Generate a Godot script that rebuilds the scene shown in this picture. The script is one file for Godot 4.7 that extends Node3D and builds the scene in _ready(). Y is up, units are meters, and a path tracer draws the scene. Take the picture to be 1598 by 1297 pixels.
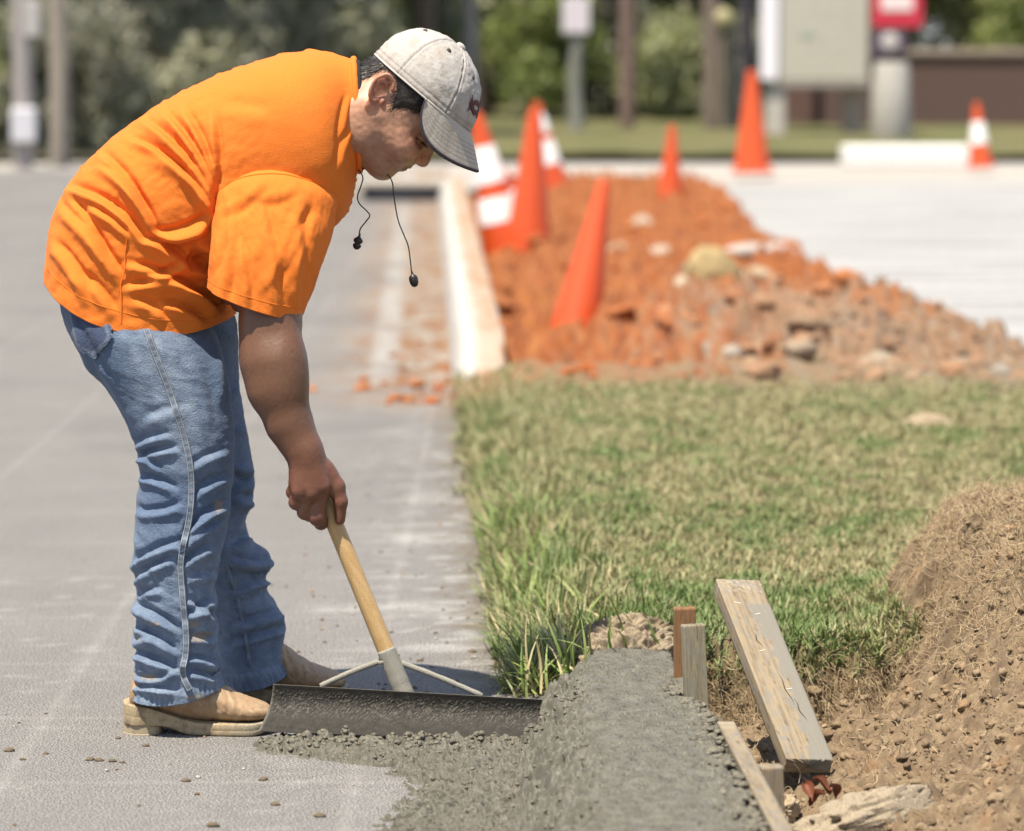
extends Node3D
# A road worker bends over a fresh concrete kerb. Units are metres; the camera stands at (0, 1.33, 0) and looks along -z.
# Sizes were measured in a side view whose unit is about 1.2 mm at seven metres: place() turns such a measure into metres.

const LENS := 5810.0
const EYE := 1.33
const PITCH := 0.10265

var rng := RandomNumberGenerator.new()
var noise_a := FastNoiseLite.new()
var noise_b := FastNoiseLite.new()
var noise_c := FastNoiseLite.new()
var noise_pa := FastNoiseLite.new()
var noise_pb := FastNoiseLite.new()
var noise_pc := FastNoiseLite.new()
var noise_cell := FastNoiseLite.new()
var names := {}
var mats := {}

func place(px: float, py: float, z: float) -> Vector3:
	var dx := (px - 799.0) / LENS
	var dy := (648.5 - py) / LENS
	var r := Vector3(dx, dy * cos(PITCH) - sin(PITCH), -(cos(PITCH) + dy * sin(PITCH)))
	return Vector3(0, EYE, 0) + r * (z / -r.z)

func ground_at(px: float, py: float, y := 0.0) -> Vector3:
	var r := place(px, py, 1.0) - Vector3(0, EYE, 0)
	return Vector3(0, EYE, 0) + r * ((y - EYE) / r.y)

# ---------------------------------------------------------------- names and metas
func numbered(called: String) -> String:
	if not names.has(called):
		names[called] = 0
		return called
	names[called] += 1
	return "%s_%03d" % [called, names[called]]

func thing(called: String, label: String, category: String, at := Vector3.ZERO, group := "") -> Node3D:
	var o := Node3D.new()
	o.name = numbered(called)
	add_child(o, true)
	o.position = at
	o.set_meta("label", label)
	o.set_meta("category", category)
	if group:
		o.set_meta("group", group)
	return o

func tag(o: Node3D, label: String, category: String, group := "") -> Node3D:
	o.set_meta("label", label)
	o.set_meta("category", category)
	if group:
		o.set_meta("group", group)
	return o

func obj(called: String, mesh: Mesh, m: Material, parent: Node = null, at := Vector3.ZERO) -> MeshInstance3D:
	var o := MeshInstance3D.new()
	o.mesh = mesh
	o.material_override = m
	if parent == null:
		o.name = numbered(called)
		add_child(o, true)
	else:
		var n := 0
		for c in parent.get_children():
			if String(c.name) == called or String(c.name).begins_with(called + "_0"):
				n += 1
		o.name = called if n == 0 else "%s_%03d" % [called, n]
		parent.add_child(o, true)
	o.position = at
	return o

func kind(o: Node, k: String, label := "") -> Node:
	o.set_meta("kind", k)
	if label:
		o.set_meta("label", label)
	return o

func scatter(called: String, mesh: Mesh, m: Material, xs: Array, cols: Array, parent: Node = null) -> MultiMeshInstance3D:
	var mm := MultiMesh.new()
	mm.transform_format = MultiMesh.TRANSFORM_3D
	mm.use_colors = true
	mm.mesh = mesh
	mm.instance_count = xs.size()
	for i in xs.size():
		mm.set_instance_transform(i, xs[i])
		mm.set_instance_color(i, cols[i])
	var o := MultiMeshInstance3D.new()
	o.multimesh = mm
	o.material_override = m
	o.name = called if parent else numbered(called)
	(parent if parent else self).add_child(o, true)
	o.set_meta("kind", "stuff")
	return o

# ---------------------------------------------------------------- materials
func srgb(r: float, g: float, b: float) -> Color:
	return Color(r, g, b).linear_to_srgb()

func grain(freq: float, octaves: int, lo: float, hi: float, size := 512, as_normal := false, kind_of := FastNoiseLite.TYPE_SIMPLEX_SMOOTH, bump := 8.0) -> NoiseTexture2D:
	var n := FastNoiseLite.new()
	n.seed = 11 + int(freq * 1000.0)
	n.noise_type = kind_of
	n.frequency = freq
	n.fractal_octaves = octaves
	var t := NoiseTexture2D.new()
	t.width = size
	t.height = size
	t.seamless = true
	t.noise = n
	if as_normal:
		t.as_normal_map = true
		t.bump_strength = bump
	else:
		var g := Gradient.new()
		g.set_color(0, Color(lo, lo, lo))
		g.set_color(1, Color(hi, hi, hi))
		t.color_ramp = g
	return t

func mat(c: Color, rough: float, tex: Texture2D = null, scale := 1.0, normal: Texture2D = null, nscale := 1.0) -> StandardMaterial3D:
	var m := StandardMaterial3D.new()
	m.albedo_color = c
	m.vertex_color_use_as_albedo = true
	m.roughness = rough
	m.cull_mode = BaseMaterial3D.CULL_DISABLED
	if tex:
		m.albedo_texture = tex
	if normal:
		m.normal_enabled = true
		m.normal_texture = normal
		m.normal_scale = nscale
	if tex or normal:
		m.uv1_triplanar = true
		m.uv1_world_triplanar = true
		m.uv1_scale = Vector3.ONE * scale
	return m

# ---------------------------------------------------------------- meshes
func build(pos: PackedVector3Array, idx: PackedInt32Array, col := PackedColorArray(), flat := false) -> ArrayMesh:
	var a := []
	a.resize(Mesh.ARRAY_MAX)
	a[Mesh.ARRAY_VERTEX] = pos
	a[Mesh.ARRAY_INDEX] = idx
	if col.size() == pos.size() and col.size() > 0:
		a[Mesh.ARRAY_COLOR] = col
	var nrm := PackedVector3Array()
	nrm.resize(pos.size())
	for i in range(0, idx.size(), 3):
		var p := pos[idx[i]]
		var n := (pos[idx[i + 2]] - p).cross(pos[idx[i + 1]] - p)
		nrm[idx[i]] += n
		nrm[idx[i + 1]] += n
		nrm[idx[i + 2]] += n
	for i in nrm.size():
		nrm[i] = nrm[i].normalized() if nrm[i].length_squared() > 1e-24 else Vector3.UP
	a[Mesh.ARRAY_NORMAL] = nrm
	var m := ArrayMesh.new()
	m.add_surface_from_arrays(Mesh.PRIMITIVE_TRIANGLES, a)
	return m

func hard(pos: PackedVector3Array, idx: PackedInt32Array, col := PackedColorArray()) -> ArrayMesh:   # the same with faceted shading
	var p := PackedVector3Array()
	var c := PackedColorArray()
	var ix := PackedInt32Array()
	for i in idx.size():
		p.append(pos[idx[i]])
		if col.size() == pos.size():
			c.append(col[idx[i]])
		ix.append(i)
	return build(p, ix, c)

func grid_index(nu: int, nv: int, wrap: bool, flip := false) -> PackedInt32Array:   # nu points a row, nv rows
	var idx := PackedInt32Array()
	var last := nu if wrap else nu - 1
	idx.resize((nv - 1) * last * 6)
	var k := 0
	for j in nv - 1:
		for i in last:
			var a := j * nu + i
			var b := j * nu + (i + 1) % nu
			var c := a + nu
			var d := b + nu
			if flip:
				idx[k] = a; idx[k + 1] = c; idx[k + 2] = b; idx[k + 3] = b; idx[k + 4] = c; idx[k + 5] = d
			else:
				idx[k] = a; idx[k + 1] = b; idx[k + 2] = c; idx[k + 3] = b; idx[k + 4] = d; idx[k + 5] = c
			k += 6
	return idx

func sheet(x0: float, x1: float, nx: int, z0: float, z1: float, nz: int, height: Callable, tint = null) -> ArrayMesh:   # a height field; z is the distance ahead
	var pos := PackedVector3Array()
	var col := PackedColorArray()
	for j in nz:
		var z := lerpf(z0, z1, float(j) / (nz - 1))
		for i in nx:
			var x := lerpf(x0, x1, float(i) / (nx - 1))
			var y: float = height.call(x, z)
			pos.append(Vector3(x, y, -z))
			if tint != null:
				col.append(tint.call(x, z, y))
	return build(pos, grid_index(nx, nz, false, true), col)

func tube(points: Array, radii: Array, sides := 10, cap := true) -> ArrayMesh:
	var pos := PackedVector3Array()
	var n := points.size()
	for i in n:
		var d: Vector3 = (points[mini(i + 1, n - 1)] - points[maxi(i - 1, 0)]).normalized()
		var a := d.cross(Vector3(0.31, 0.2, 0.93)).normalized()
		var b := d.cross(a)
		for k in sides:
			var t := TAU * k / sides
			pos.append(points[i] + (a * cos(t) + b * sin(t)) * float(radii[i]))
	var idx := grid_index(sides, n, true)
	if cap:
		for e in 2:
			var base := 0 if e == 0 else (n - 1) * sides
			var mid := pos.size()
			pos.append(points[0] if e == 0 else points[n - 1])
			for k in sides:
				idx.append(mid)
				idx.append(base + (k + (1 if e == 0 else 0)) % sides)
				idx.append(base + (k + (0 if e == 0 else 1)) % sides)
	return build(pos, idx)

func lathe(profile: Array, sides := 32) -> ArrayMesh:   # profile of Vector2(radius, height), bottom to top
	var pos := PackedVector3Array()
	for p in profile:
		for k in sides:
			var t := TAU * k / sides
			pos.append(Vector3(p.x * cos(t), p.y, p.x * sin(t)))
	return build(pos, grid_index(sides, profile.size(), true))

func block(size: Vector3, bevel := 0.004, at := Vector3.ZERO) -> ArrayMesh:   # a box with chamfered edges, centre at `at`
	var pos := PackedVector3Array()
	var idx := PackedInt32Array()
	var h := size * 0.5
	var b := minf(bevel, minf(h.x, minf(h.y, h.z)) * 0.45)
	# corner points: three per corner, pulled in along each axis
	var id := {}
	for sx in [-1, 1]:
		for sy in [-1, 1]:
			for sz in [-1, 1]:
				for ax in 3:
					var p := Vector3(sx * (h.x - b), sy * (h.y - b), sz * (h.z - b))
					p[ax] = [sx * h.x, sy * h.y, sz * h.z][ax]
					id[[sx, sy, sz, ax]] = pos.size()
					pos.append(p + at)
	var quad := func(a, c, d, e, out: Vector3):
		var n := (pos[d] - pos[a]).cross(pos[c] - pos[a])
		if n.dot(out) > 0.0:
			idx.append_array([a, c, d, a, d, e])
		else:
			idx.append_array([a, d, c, a, e, d])
	for ax in 3:
		var u := (ax + 1) % 3
		var v := (ax + 2) % 3
		for s in [-1, 1]:
			var k := []
			for q in [[-1, -1], [1, -1], [1, 1], [-1, 1]]:
				var key := [0, 0, 0, ax]
				key[ax] = s; key[u] = q[0]; key[v] = q[1]
				k.append(id[key])
			var out := Vector3.ZERO
			out[ax] = s
			quad.call(k[0], k[1], k[2], k[3], out)
		for s in [-1, 1]:      # edges along axis ax
			for r in [-1, 1]:
				var key := [0, 0, 0, u]
				key[u] = s; key[v] = r
				key[ax] = -1
				var k0 = id[key.duplicate()]
				key[ax] = 1
				var k1 = id[key.duplicate()]
				key[3] = v
				var k2 = id[key.duplicate()]
				key[ax] = -1
				var k3 = id[key.duplicate()]
				var out := Vector3.ZERO
				out[u] = s; out[v] = r
				quad.call(k0, k1, k2, k3, out)
	for sx in [-1, 1]:
		for sy in [-1, 1]:
			for sz in [-1, 1]:
				var a = id[[sx, sy, sz, 0]]
				var c = id[[sx, sy, sz, 1]]
				var d = id[[sx, sy, sz, 2]]
				var n := (pos[d] - pos[a]).cross(pos[c] - pos[a])
				if n.dot(Vector3(sx, sy, sz)) > 0.0:
					idx.append_array([a, c, d])
				else:
					idx.append_array([a, d, c])
	return hard(pos, idx)

func lump(r: Vector3, seed_at: float, rough := 0.25, nu := 18, nv := 12, facet := 0.0) -> ArrayMesh:   # a stone
	var pos := PackedVector3Array()
	for j in nv:
		var v := PI * j / (nv - 1)
		for i in nu:
			var u := TAU * i / nu
			var d := Vector3(sin(v) * cos(u), cos(v), sin(v) * sin(u))
			var k := 1.0 + rough * noise_pa.get_noise_3d(d.x * 60.0 + seed_at, d.y * 60.0, d.z * 60.0 + seed_at) + rough * 0.5 * noise_pb.get_noise_3d(d.x * 60.0 + seed_at, d.y * 60.0, d.z * 60.0)
			if facet > 0.0:
				for f in 7:
					var n := Vector3(sin(seed_at + f * 2.1), cos(seed_at * 1.3 + f * 1.7), sin(seed_at * 0.7 + f * 3.3)).normalized()
					k = minf(k, lerpf(9.0, 0.82 / maxf(n.dot(d), 0.05), 1.0) if n.dot(d) > 0.1 else 9.0)
			pos.append(d * r * minf(k, 1.12))
	return build(pos, grid_index(nu, nv, true))

# ---------------------------------------------------------------- distance fields
func cap_d(p: Vector3, a: Vector3, b: Vector3, ra: float, rb: float) -> float:
	var ab := b - a
	var h := clampf((p - a).dot(ab) / ab.length_squared(), 0.0, 1.0)
	return (p - a - ab * h).length() - lerpf(ra, rb, h)

func ell_d(p: Vector3, c: Vector3, r: Vector3) -> float:
	var q := (p - c) / r
	var k := q.length()
	return k * (k - 1.0) / maxf((q / r).length(), 1e-6)

func smin(a: float, b: float, k: float) -> float:
	var h := maxf(k - absf(a - b), 0.0) / k
	return minf(a, b) - h * h * k * 0.25

func smax(a: float, b: float, k: float) -> float:
	return -smin(-a, -b, k)

func chain_d(p: Vector3, pts: Array, rad: Array, k: float) -> float:
	var d := 1e9
	for i in pts.size() - 1:
		d = smin(d, cap_d(p, pts[i], pts[i + 1], rad[i], rad[i + 1]), k)
	return d

func nets(field: Callable, lo: Vector3, hi: Vector3, cell: float, margin := 0.0) -> Array:   # surface nets: [points, triangles]
	var size := (hi - lo) / cell
	var nx := int(ceil(size.x / 4.0)) * 4 + 1
	var ny := int(ceil(size.y / 4.0)) * 4 + 1
	var nz := int(ceil(size.z / 4.0)) * 4 + 1
	var vals := PackedFloat32Array()
	vals.resize(nx * ny * nz)
	vals.fill(1e9)
	var vert := PackedInt32Array()
	vert.resize(nx * ny * nz)
	vert.fill(-1)
	var blocks := []
	var reach := cell * 4.0 * 0.866 * 1.25 + margin
	for bz in (nz - 1) / 4:
		for by in (ny - 1) / 4:
			for bx in (nx - 1) / 4:
				var c := lo + Vector3(bx * 4 + 2, by * 4 + 2, bz * 4 + 2) * cell
				if absf(field.call(c)) < reach:
					blocks.append(Vector3i(bx * 4, by * 4, bz * 4))
	for b in blocks:
		for k in 5:
			for j in 5:
				var at: int = b.x + nx * (b.y + j + ny * (b.z + k))
				for i in 5:
					if vals[at + i] > 9e8:
						vals[at + i] = field.call(lo + Vector3(b.x + i, b.y + j, b.z + k) * cell)
	var pos := PackedVector3Array()
	var idx := PackedInt32Array()
	var sy := nx
	var sz := nx * ny
	var edges := [[0, 1], [2, 3], [4, 5], [6, 7], [0, 2], [1, 3], [4, 6], [5, 7], [0, 4], [1, 5], [2, 6], [3, 7]]
	var off := [0, 1, sy, sy + 1, sz, sz + 1, sz + sy, sz + sy + 1]
	var corner := [Vector3(0, 0, 0), Vector3(1, 0, 0), Vector3(0, 1, 0), Vector3(1, 1, 0), Vector3(0, 0, 1), Vector3(1, 0, 1), Vector3(0, 1, 1), Vector3(1, 1, 1)]
	var cells := PackedInt32Array()
	for b in blocks:
		for k in 4:
			for j in 4:
				for i in 4:
					var at: int = b.x + i + nx * (b.y + j) + sz * (b.z + k)
					var n := 0
					for q in 8:
						if vals[at + off[q]] < 0.0:
							n += 1
					if n == 0 or n == 8:
						continue
					var sum := Vector3.ZERO
					var count := 0
					for e in edges:
						var v0 := vals[at + off[e[0]]]
						var v1 := vals[at + off[e[1]]]
						if (v0 < 0.0) != (v1 < 0.0):
							sum += (corner[e[0]] as Vector3).lerp(corner[e[1]], v0 / (v0 - v1))
							count += 1
					vert[at] = pos.size()
					cells.append(at)
					pos.append(lo + (Vector3(b.x + i, b.y + j, b.z + k) + sum / count) * cell)
	for at in cells:
		for ax in 3:
			var s: int = [1, sy, sz][ax]
			var u: int = [sy, sz, 1][ax]
			var v: int = [sz, 1, sy][ax]
			var inside := vals[at] < 0.0
			if inside == (vals[at + s] < 0.0) or at < u + v:
				continue
			var a := vert[at]
			var b := vert[at - u]
			var c := vert[at - u - v]
			var d := vert[at - v]
			if b < 0 or c < 0 or d < 0:
				continue
			if inside:
				idx.append_array([a, c, b, a, d, c])
			else:
				idx.append_array([a, b, c, a, c, d])
	return [pos, idx]

func joined(parts: Array) -> Array:
	var pos := PackedVector3Array()
	var idx := PackedInt32Array()
	for p in parts:
		var n := pos.size()
		pos.append_array(p[0])
		for i in p[1]:
			idx.append(i + n)
	return [pos, idx]

# ---------------------------------------------------------------- cloth: rings lofted through a side view, with folds laid on
func spline(keys: Array, t: float, c: int) -> float:   # keys: rows whose first entry is the place along the loft
	var n := keys.size()
	var i := 0
	while i < n - 2 and t > keys[i + 1][0]:
		i += 1
	var a = keys[i]
	var b = keys[i + 1]
	var pre = keys[maxi(i - 1, 0)]
	var post = keys[mini(i + 2, n - 1)]
	var w := clampf((t - a[0]) / (b[0] - a[0]), 0.0, 1.0)
	var pre_t: float = pre[0] - a[0] if i > 0 else -(b[0] - a[0])
	var post_t: float = post[0] - a[0] if i < n - 2 else 2.0 * (b[0] - a[0])
	return cubic_interpolate_in_time(a[c], b[c], pre[c], post[c], w, b[0] - a[0], pre_t, post_t)

# keys: [t, back x, back y, front x, front y, distance, half depth in m, sag, roundness]
func loft(keys: Array, nu: int, nv: int, folds: Dictionary, rough: Callable, lip_first := false, lip_last := true) -> Dictionary:
	var t0: float = keys[0][0]
	var t1: float = keys[-1][0]
	var pos := PackedVector3Array()
	var mids := PackedVector3Array()
	for j in nv:
		var t := lerpf(t0, t1, float(j) / (nv - 1))
		var v := []
		for c in range(1, 9):
			v.append(spline(keys, t, c))
		var b := place(v[0], v[1], v[4])
		var f := place(v[2], v[3], v[4])
		var mid := (b + f) * 0.5
		var half := (f - b) * 0.5
		var down := Vector3(half.y, -half.x, 0).normalized()
		mids.append(mid)
		for i in nu:
			var a := TAU * i / nu
			var ca := signf(cos(a)) * pow(absf(cos(a)), 2.0 / v[7])
			var sa := signf(sin(a)) * pow(absf(sin(a)), 2.0 / v[7])
			pos.append(mid + half * ca + Vector3(0, 0, v[5] * sa) + down * (v[6] * 0.0012 * absf(sin(a)) * absf(sin(a))))
	var out := PackedVector3Array()
	out.resize(pos.size())
	for j in nv:
		for i in nu:
			var k := j * nu + i
			var du := pos[j * nu + (i + 1) % nu] - pos[j * nu + (i + nu - 1) % nu]
			var dv := pos[mini(j + 1, nv - 1) * nu + i] - pos[maxi(j - 1, 0) * nu + i]
			var n := du.cross(dv).normalized()
			if n.dot(pos[k] - mids[j]) < 0.0:
				n = -n
			var p := pos[k]
			var h: float = rough.call(p, float(j) / (nv - 1), TAU * i / nu)
			if folds.has("data"):
				var near := smoothstep(0.02, 0.35, sin(TAU * i / nu))
				if near > 0.0:
					h += near * fold_at(folds, p)
			out[k] = p + n * h
	if lip_last:      # a hem: the edge turns inside and runs back up
		for q in 3:
			for i in nu:
				var e := out[(nv - 1) * nu + i]
				var inner: Vector3 = (mids[nv - 1] - e).normalized() * [0.0025, 0.006, 0.008][q]
				var up: Vector3 = (mids[nv - 9] - mids[nv - 1]).normalized() * [-0.0012, 0.004, 0.03][q]
				out.append(e + inner + up)
	var rows := nv + (3 if lip_last else 0)
	return {"pos": out, "nu": nu, "nv": nv, "rows": rows, "mids": mids}

func loft_mesh(l: Dictionary, col := PackedColorArray()) -> ArrayMesh:
	return build(l.pos, grid_index(l.nu, l.rows, true), col)

func side(p: Vector3, z0 := 7.05) -> Vector2:   # the side view of a point on the figure
	var y := p.y - EYE
	var depth := z0 * cos(PITCH) - y * sin(PITCH)
	return Vector2(799.0 + p.x / depth * LENS, 648.5 - (y * cos(PITCH) + z0 * sin(PITCH)) / depth * LENS)

func fold_map(x0: int, y0: int, x1: int, y1: int) -> Dictionary:
	var w := (x1 - x0) / 2 + 2
	var h := (y1 - y0) / 2 + 2
	var d := PackedFloat32Array()
	d.resize(w * h)
	return {"x0": x0, "y0": y0, "w": w, "h": h, "data": d}

# one fold: from a to b, bowed sideways, half width in view units, height in mm; the valley lies to the right of its run
func fold(m: Dictionary, ax: float, ay: float, bx: float, by: float, bow: float, width: float, mm: float) -> void:
	var a := Vector2(ax, ay)
	var b := Vector2(bx, by)
	var along := b - a
	var n := Vector2(-along.y, along.x).normalized()
	var c := (a + b) * 0.5 + n * bow
	var lo := Vector2(minf(minf(ax, bx), c.x), minf(minf(ay, by), c.y)) - Vector2.ONE * width * 4.0
	var hi := Vector2(maxf(maxf(ax, bx), c.x), maxf(maxf(ay, by), c.y)) + Vector2.ONE * width * 4.0
	var d: PackedFloat32Array = m.data
	var len2 := along.length_squared()
	for j in range(maxi(0, int((lo.y - m.y0) / 2)), mini(m.h - 1, int((hi.y - m.y0) / 2) + 1)):
		for i in range(maxi(0, int((lo.x - m.x0) / 2)), mini(m.w - 1, int((hi.x - m.x0) / 2) + 1)):
			var p := Vector2(m.x0 + i * 2, m.y0 + j * 2)
			var t := (p - a).dot(along) / len2
			if t < -0.15 or t > 1.15:
				continue
			var tt := clampf(t, 0.0, 1.0)
			var s: float = ((p - a).dot(n) - bow * 4.0 * tt * (1.0 - tt)) / width
			if absf(s) > 3.5:
				continue
			var end := smoothstep(-0.12, 0.25, t) * smoothstep(1.12, 0.75, t)
			d[j * m.w + i] += mm * 0.001 * end * (exp(-s * s) - 0.95 * exp(-(s - 1.35) * (s - 1.35) * 2.2))
	m.data = d

func fold_at(m: Dictionary, p: Vector3) -> float:
	var q := side(p)
	var x: float = (q.x - m.x0) * 0.5
	var y: float = (q.y - m.y0) * 0.5
	if x < 0.0 or y < 0.0 or x >= m.w - 1.01 or y >= m.h - 1.01:
		return 0.0
	var i := int(x)
	var j := int(y)
	var d: PackedFloat32Array = m.data
	var k: int = j * m.w + i
	return lerpf(lerpf(d[k], d[k + 1], x - i), lerpf(d[k + m.w], d[k + m.w + 1], x - i), y - j)

func on_loft(l: Dictionary, px: float, py: float, lift := 0.003) -> Vector3:   # the point of the near surface at a place of the side view
	var pos: PackedVector3Array = l.pos
	var nu: int = l.nu
	if not l.has("seen"):
		var seen := PackedVector2Array()
		for j in l.nv:
			for i in nu / 2:
				seen.append(side(pos[j * nu + i]))
		l.seen = seen
	var view: PackedVector2Array = l.seen
	var half := nu / 2
	var to := Vector2(px, py)
	var best := 1e9
	var bj := 0
	var bi := 0
	for j in range(0, l.nv, 6):
		for i in range(1, half, 5):
			var d := view[j * half + i].distance_squared_to(to)
			if d < best:
				best = d
				bj = j
				bi = i
	best = 1e9
	var at := Vector3.ZERO
	var front := -1e9
	for j in range(maxi(0, bj - 14), mini(l.nv, bj + 15)):
		for i in range(maxi(1, bi - 9), mini(half, bi + 10)):
			var d := view[j * half + i].distance_squared_to(to)
			var p := pos[j * nu + i]
			if d < best and front < -1e8:
				best = d
				at = p
			if d < 9.0 and p.z > front:
				front = p.z
				at = p
	return at + Vector3(0, 0, lift)

func ribbon(points: Array, width: float, thick: float, l: Dictionary = {}) -> ArrayMesh:   # a raised band along points on a near surface; width in m
	var pos := PackedVector3Array()
	var n := points.size()
	for i in n:
		var d: Vector3 = points[mini(i + 1, n - 1)] - points[maxi(i - 1, 0)]
		var s := Vector3(-d.y, d.x, 0).normalized() * width * 0.5
		pos.append(points[i] - s + Vector3(0, 0, -0.004))
		pos.append(points[i] - s * 0.9 + Vector3(0, 0, thick))
		pos.append(points[i] + s * 0.9 + Vector3(0, 0, thick))
		pos.append(points[i] + s + Vector3(0, 0, -0.004))
	return build(pos, grid_index(4, n, false))

# ---------------------------------------------------------------- the place
func lawn_edge(z: float) -> float:
	return -0.01 - 0.034 * (z - 7.5) + 0.035 * noise_a.get_noise_1d(z * 40.0)

func lawn_h(x: float, z: float) -> float:
	return 0.10 * smoothstep(-0.06, 0.30, x - lawn_edge(z)) + 0.012 * noise_a.get_noise_2d(x * 25.0, z * 18.0) + 0.006

func kerb_right(z: float) -> float:
	return 0.332 + 0.040 * (7.0 - z) - 0.03 * exp(-pow((z - 6.8) / 0.06, 2))

func bank(x: float, z: float) -> float:      # 1 on the lawn, 0 in the dug ground
	var zb := 7.42 + 0.75 * maxf(0.0, x - 0.72) + 0.05 * noise_a.get_noise_2d(x * 90.0, 7.0)
	return smoothstep(-0.11, 0.03, z - zb + 0.03 * noise_b.get_noise_2d(x * 50.0, z * 50.0)) * smoothstep(0.02, 0.0, lawn_edge(z) - x)

func soil_h(x: float, z: float) -> float:
	var l := lawn_h(x, z)
	var m := bank(x, z)
	var d := -0.045 + 0.05 * smoothstep(0.5, 0.75, x) + 0.12 * smoothstep(0.7, 1.1, x) - 0.02 * smoothstep(6.9, 7.3, z) * smoothstep(1.0, 0.7, x)
	var rise := 0.25 * smoothstep(0.74, 1.0, x + 0.04 * noise_a.get_noise_2d(z * 60.0, 3.0)) * smoothstep(6.55, 7.55, z) * smoothstep(8.3, 7.8, z)
	var r := noise_a.get_noise_2d(x * 34.0, z * 20.0) * 0.030 + absf(noise_c.get_noise_2d(x * 30.0 + z * 12.0, z * 24.0)) * 0.030 - 0.01 + absf(noise_c.get_noise_2d(x * 95.0 - z * 30.0, z * 80.0)) * 0.011 + noise_c.get_noise_2d(x * 230.0, z * 210.0) * 0.0025
	r += maxf(0.0, 0.35 - noise_cell.get_noise_2d(x * 300.0, z * 230.0) * 0.9 - 0.6) * 0.02
	var y := lerpf(d, l, m) + rise + r * (1.0 - 0.85 * m * smoothstep(0.1, 0.0, rise))
	if x < kerb_right(z) + 0.02 and z < 7.45:
		y = minf(y, 0.02)
	return y

func soil_tint(x: float, z: float, y: float) -> Color:
	var n := noise_a.get_noise_2d(x * 60.0, z * 45.0)
	var f := noise_c.get_noise_2d(x * 300.0, z * 300.0)
	var c := Color(0.205, 0.142, 0.083).lerp(Color(0.315, 0.232, 0.142), clampf(0.5 + n * 0.9 + 0.3 * f, 0, 1))
	c = c.lerp(Color(0.36, 0.20, 0.10), 0.35 * smoothstep(0.25, 0.6, noise_b.get_noise_2d(x * 22.0 + 9.0, z * 18.0)))
	c = c.lerp(Color(0.15, 0.10, 0.062), 0.7 * smoothstep(0.1, 0.5, noise_b.get_noise_2d(x * 34.0, z * 30.0 + 40.0)))
	var m := bank(x, z)
	m *= smoothstep(0.08, 0.0, y - lawn_h(x, z))
	return c.lerp(Color(0.18, 0.15, 0.075), m * 0.8) * (1.0 + 0.15 * f)

const CLAY_EDGE := [[13.0, 2.35], [15.05, 2.08], [16.76, 2.02], [18.4, 1.75], [21.3, 1.66], [23.2, 1.60], [26.2, 1.65], [29.3, 1.67], [31.0, 1.55]]

func clay_right(z: float) -> float:
	var k := CLAY_EDGE
	var v: float = k[0][1]
	for i in k.size() - 1:
		if z >= k[i][0]:
			v = lerpf(k[i][1], k[i + 1][1], clampf((z - k[i][0]) / (k[i + 1][0] - k[i][0]), 0, 1))
	return v + 0.05 * noise_a.get_noise_1d(z * 9.0)

func clay_h(x: float, z: float) -> float:
	var n := 0.05 * noise_a.get_noise_2d(x * 10.0, z * 6.0) + 0.13 * absf(noise_c.get_noise_2d(x * 13.0, z * 7.0)) + 0.07 * absf(noise_c.get_noise_2d(x * 34.0 + 5.0, z * 20.0)) - 0.06
	var heap := 0.14 * smoothstep(0.1, 0.9, x) * smoothstep(2.0, 1.1, x) * smoothstep(13.3, 14.6, z) * smoothstep(20.0, 16.0, z)
	heap += 0.045 * exp(-pow((x - clay_right(z) + 0.18) / 0.16, 2)) * (1.0 + 2.0 * noise_a.get_noise_2d(z * 20.0, 1.0)) * smoothstep(27.0, 22.0, z)
	heap += 0.10 * smoothstep(24.0, 28.0, z) * smoothstep(-0.3, 0.5, x)
	var cut := -0.10 * smoothstep(0.55, 0.05, x - far_kerb(z) - 0.14)
	heap *= smoothstep(0.02, -0.10, x - clay_right(z))
	return 0.03 + n * 1.2 + heap + cut - 0.16 * smoothstep(-0.06, 0.05, x - clay_right(z)) + 0.07 * smoothstep(14.0, 13.2, z)

func clay_tint(x: float, z: float, y: float) -> Color:
	var n := noise_a.get_noise_2d(x * 22.0, z * 14.0)
	var f := noise_b.get_noise_2d(x * 90.0, z * 50.0)
	var c := Color(0.34, 0.092, 0.022).lerp(Color(0.44, 0.165, 0.048), clampf(0.45 + 0.9 * n + 0.4 * f, 0, 1))
	c = c.lerp(Color(0.22, 0.075, 0.028), 0.7 * smoothstep(0.15, 0.5, f - 0.3 * n))
	var grey := smoothstep(0.35, 1.1, x + 0.7 * n) * smoothstep(19.0, 15.5, z + 3.0 * n)
	c = c.lerp(Color(0.30, 0.225, 0.15), grey * (0.75 + 0.5 * f))
	c = c.lerp(Color(0.33, 0.29, 0.24), 0.8 * smoothstep(0.30, 0.5, noise_b.get_noise_2d(x * 46.0 + 30.0, z * 26.0)) * (0.25 + grey))
	return c.lerp(Color(0.20, 0.19, 0.09), smoothstep(13.8, 13.3, z + 0.3 * n))

func far_kerb(z: float) -> float:
	return -0.135 - 0.0232 * (z - 14.0)

func spill_left(z: float) -> float:       # where the spread concrete ends on the road
	var k := [[5.6, -0.27], [6.1, -0.255], [6.32, -0.22], [6.5, -0.20], [6.66, -0.27], [6.73, -0.37], [6.80, -0.465], [6.88, -0.495], [6.95, -0.47], [7.03, -0.3], [7.1, -0.06], [7.3, 0.06], [7.6, 0.12]]
	var v: float = k[0][1]
	for i in k.size() - 1:
		if z >= k[i][0]:
			v = lerpf(k[i][1], k[i + 1][1], clampf((z - k[i][0]) / (k[i + 1][0] - k[i][0]), 0, 1))
	return v

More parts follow.
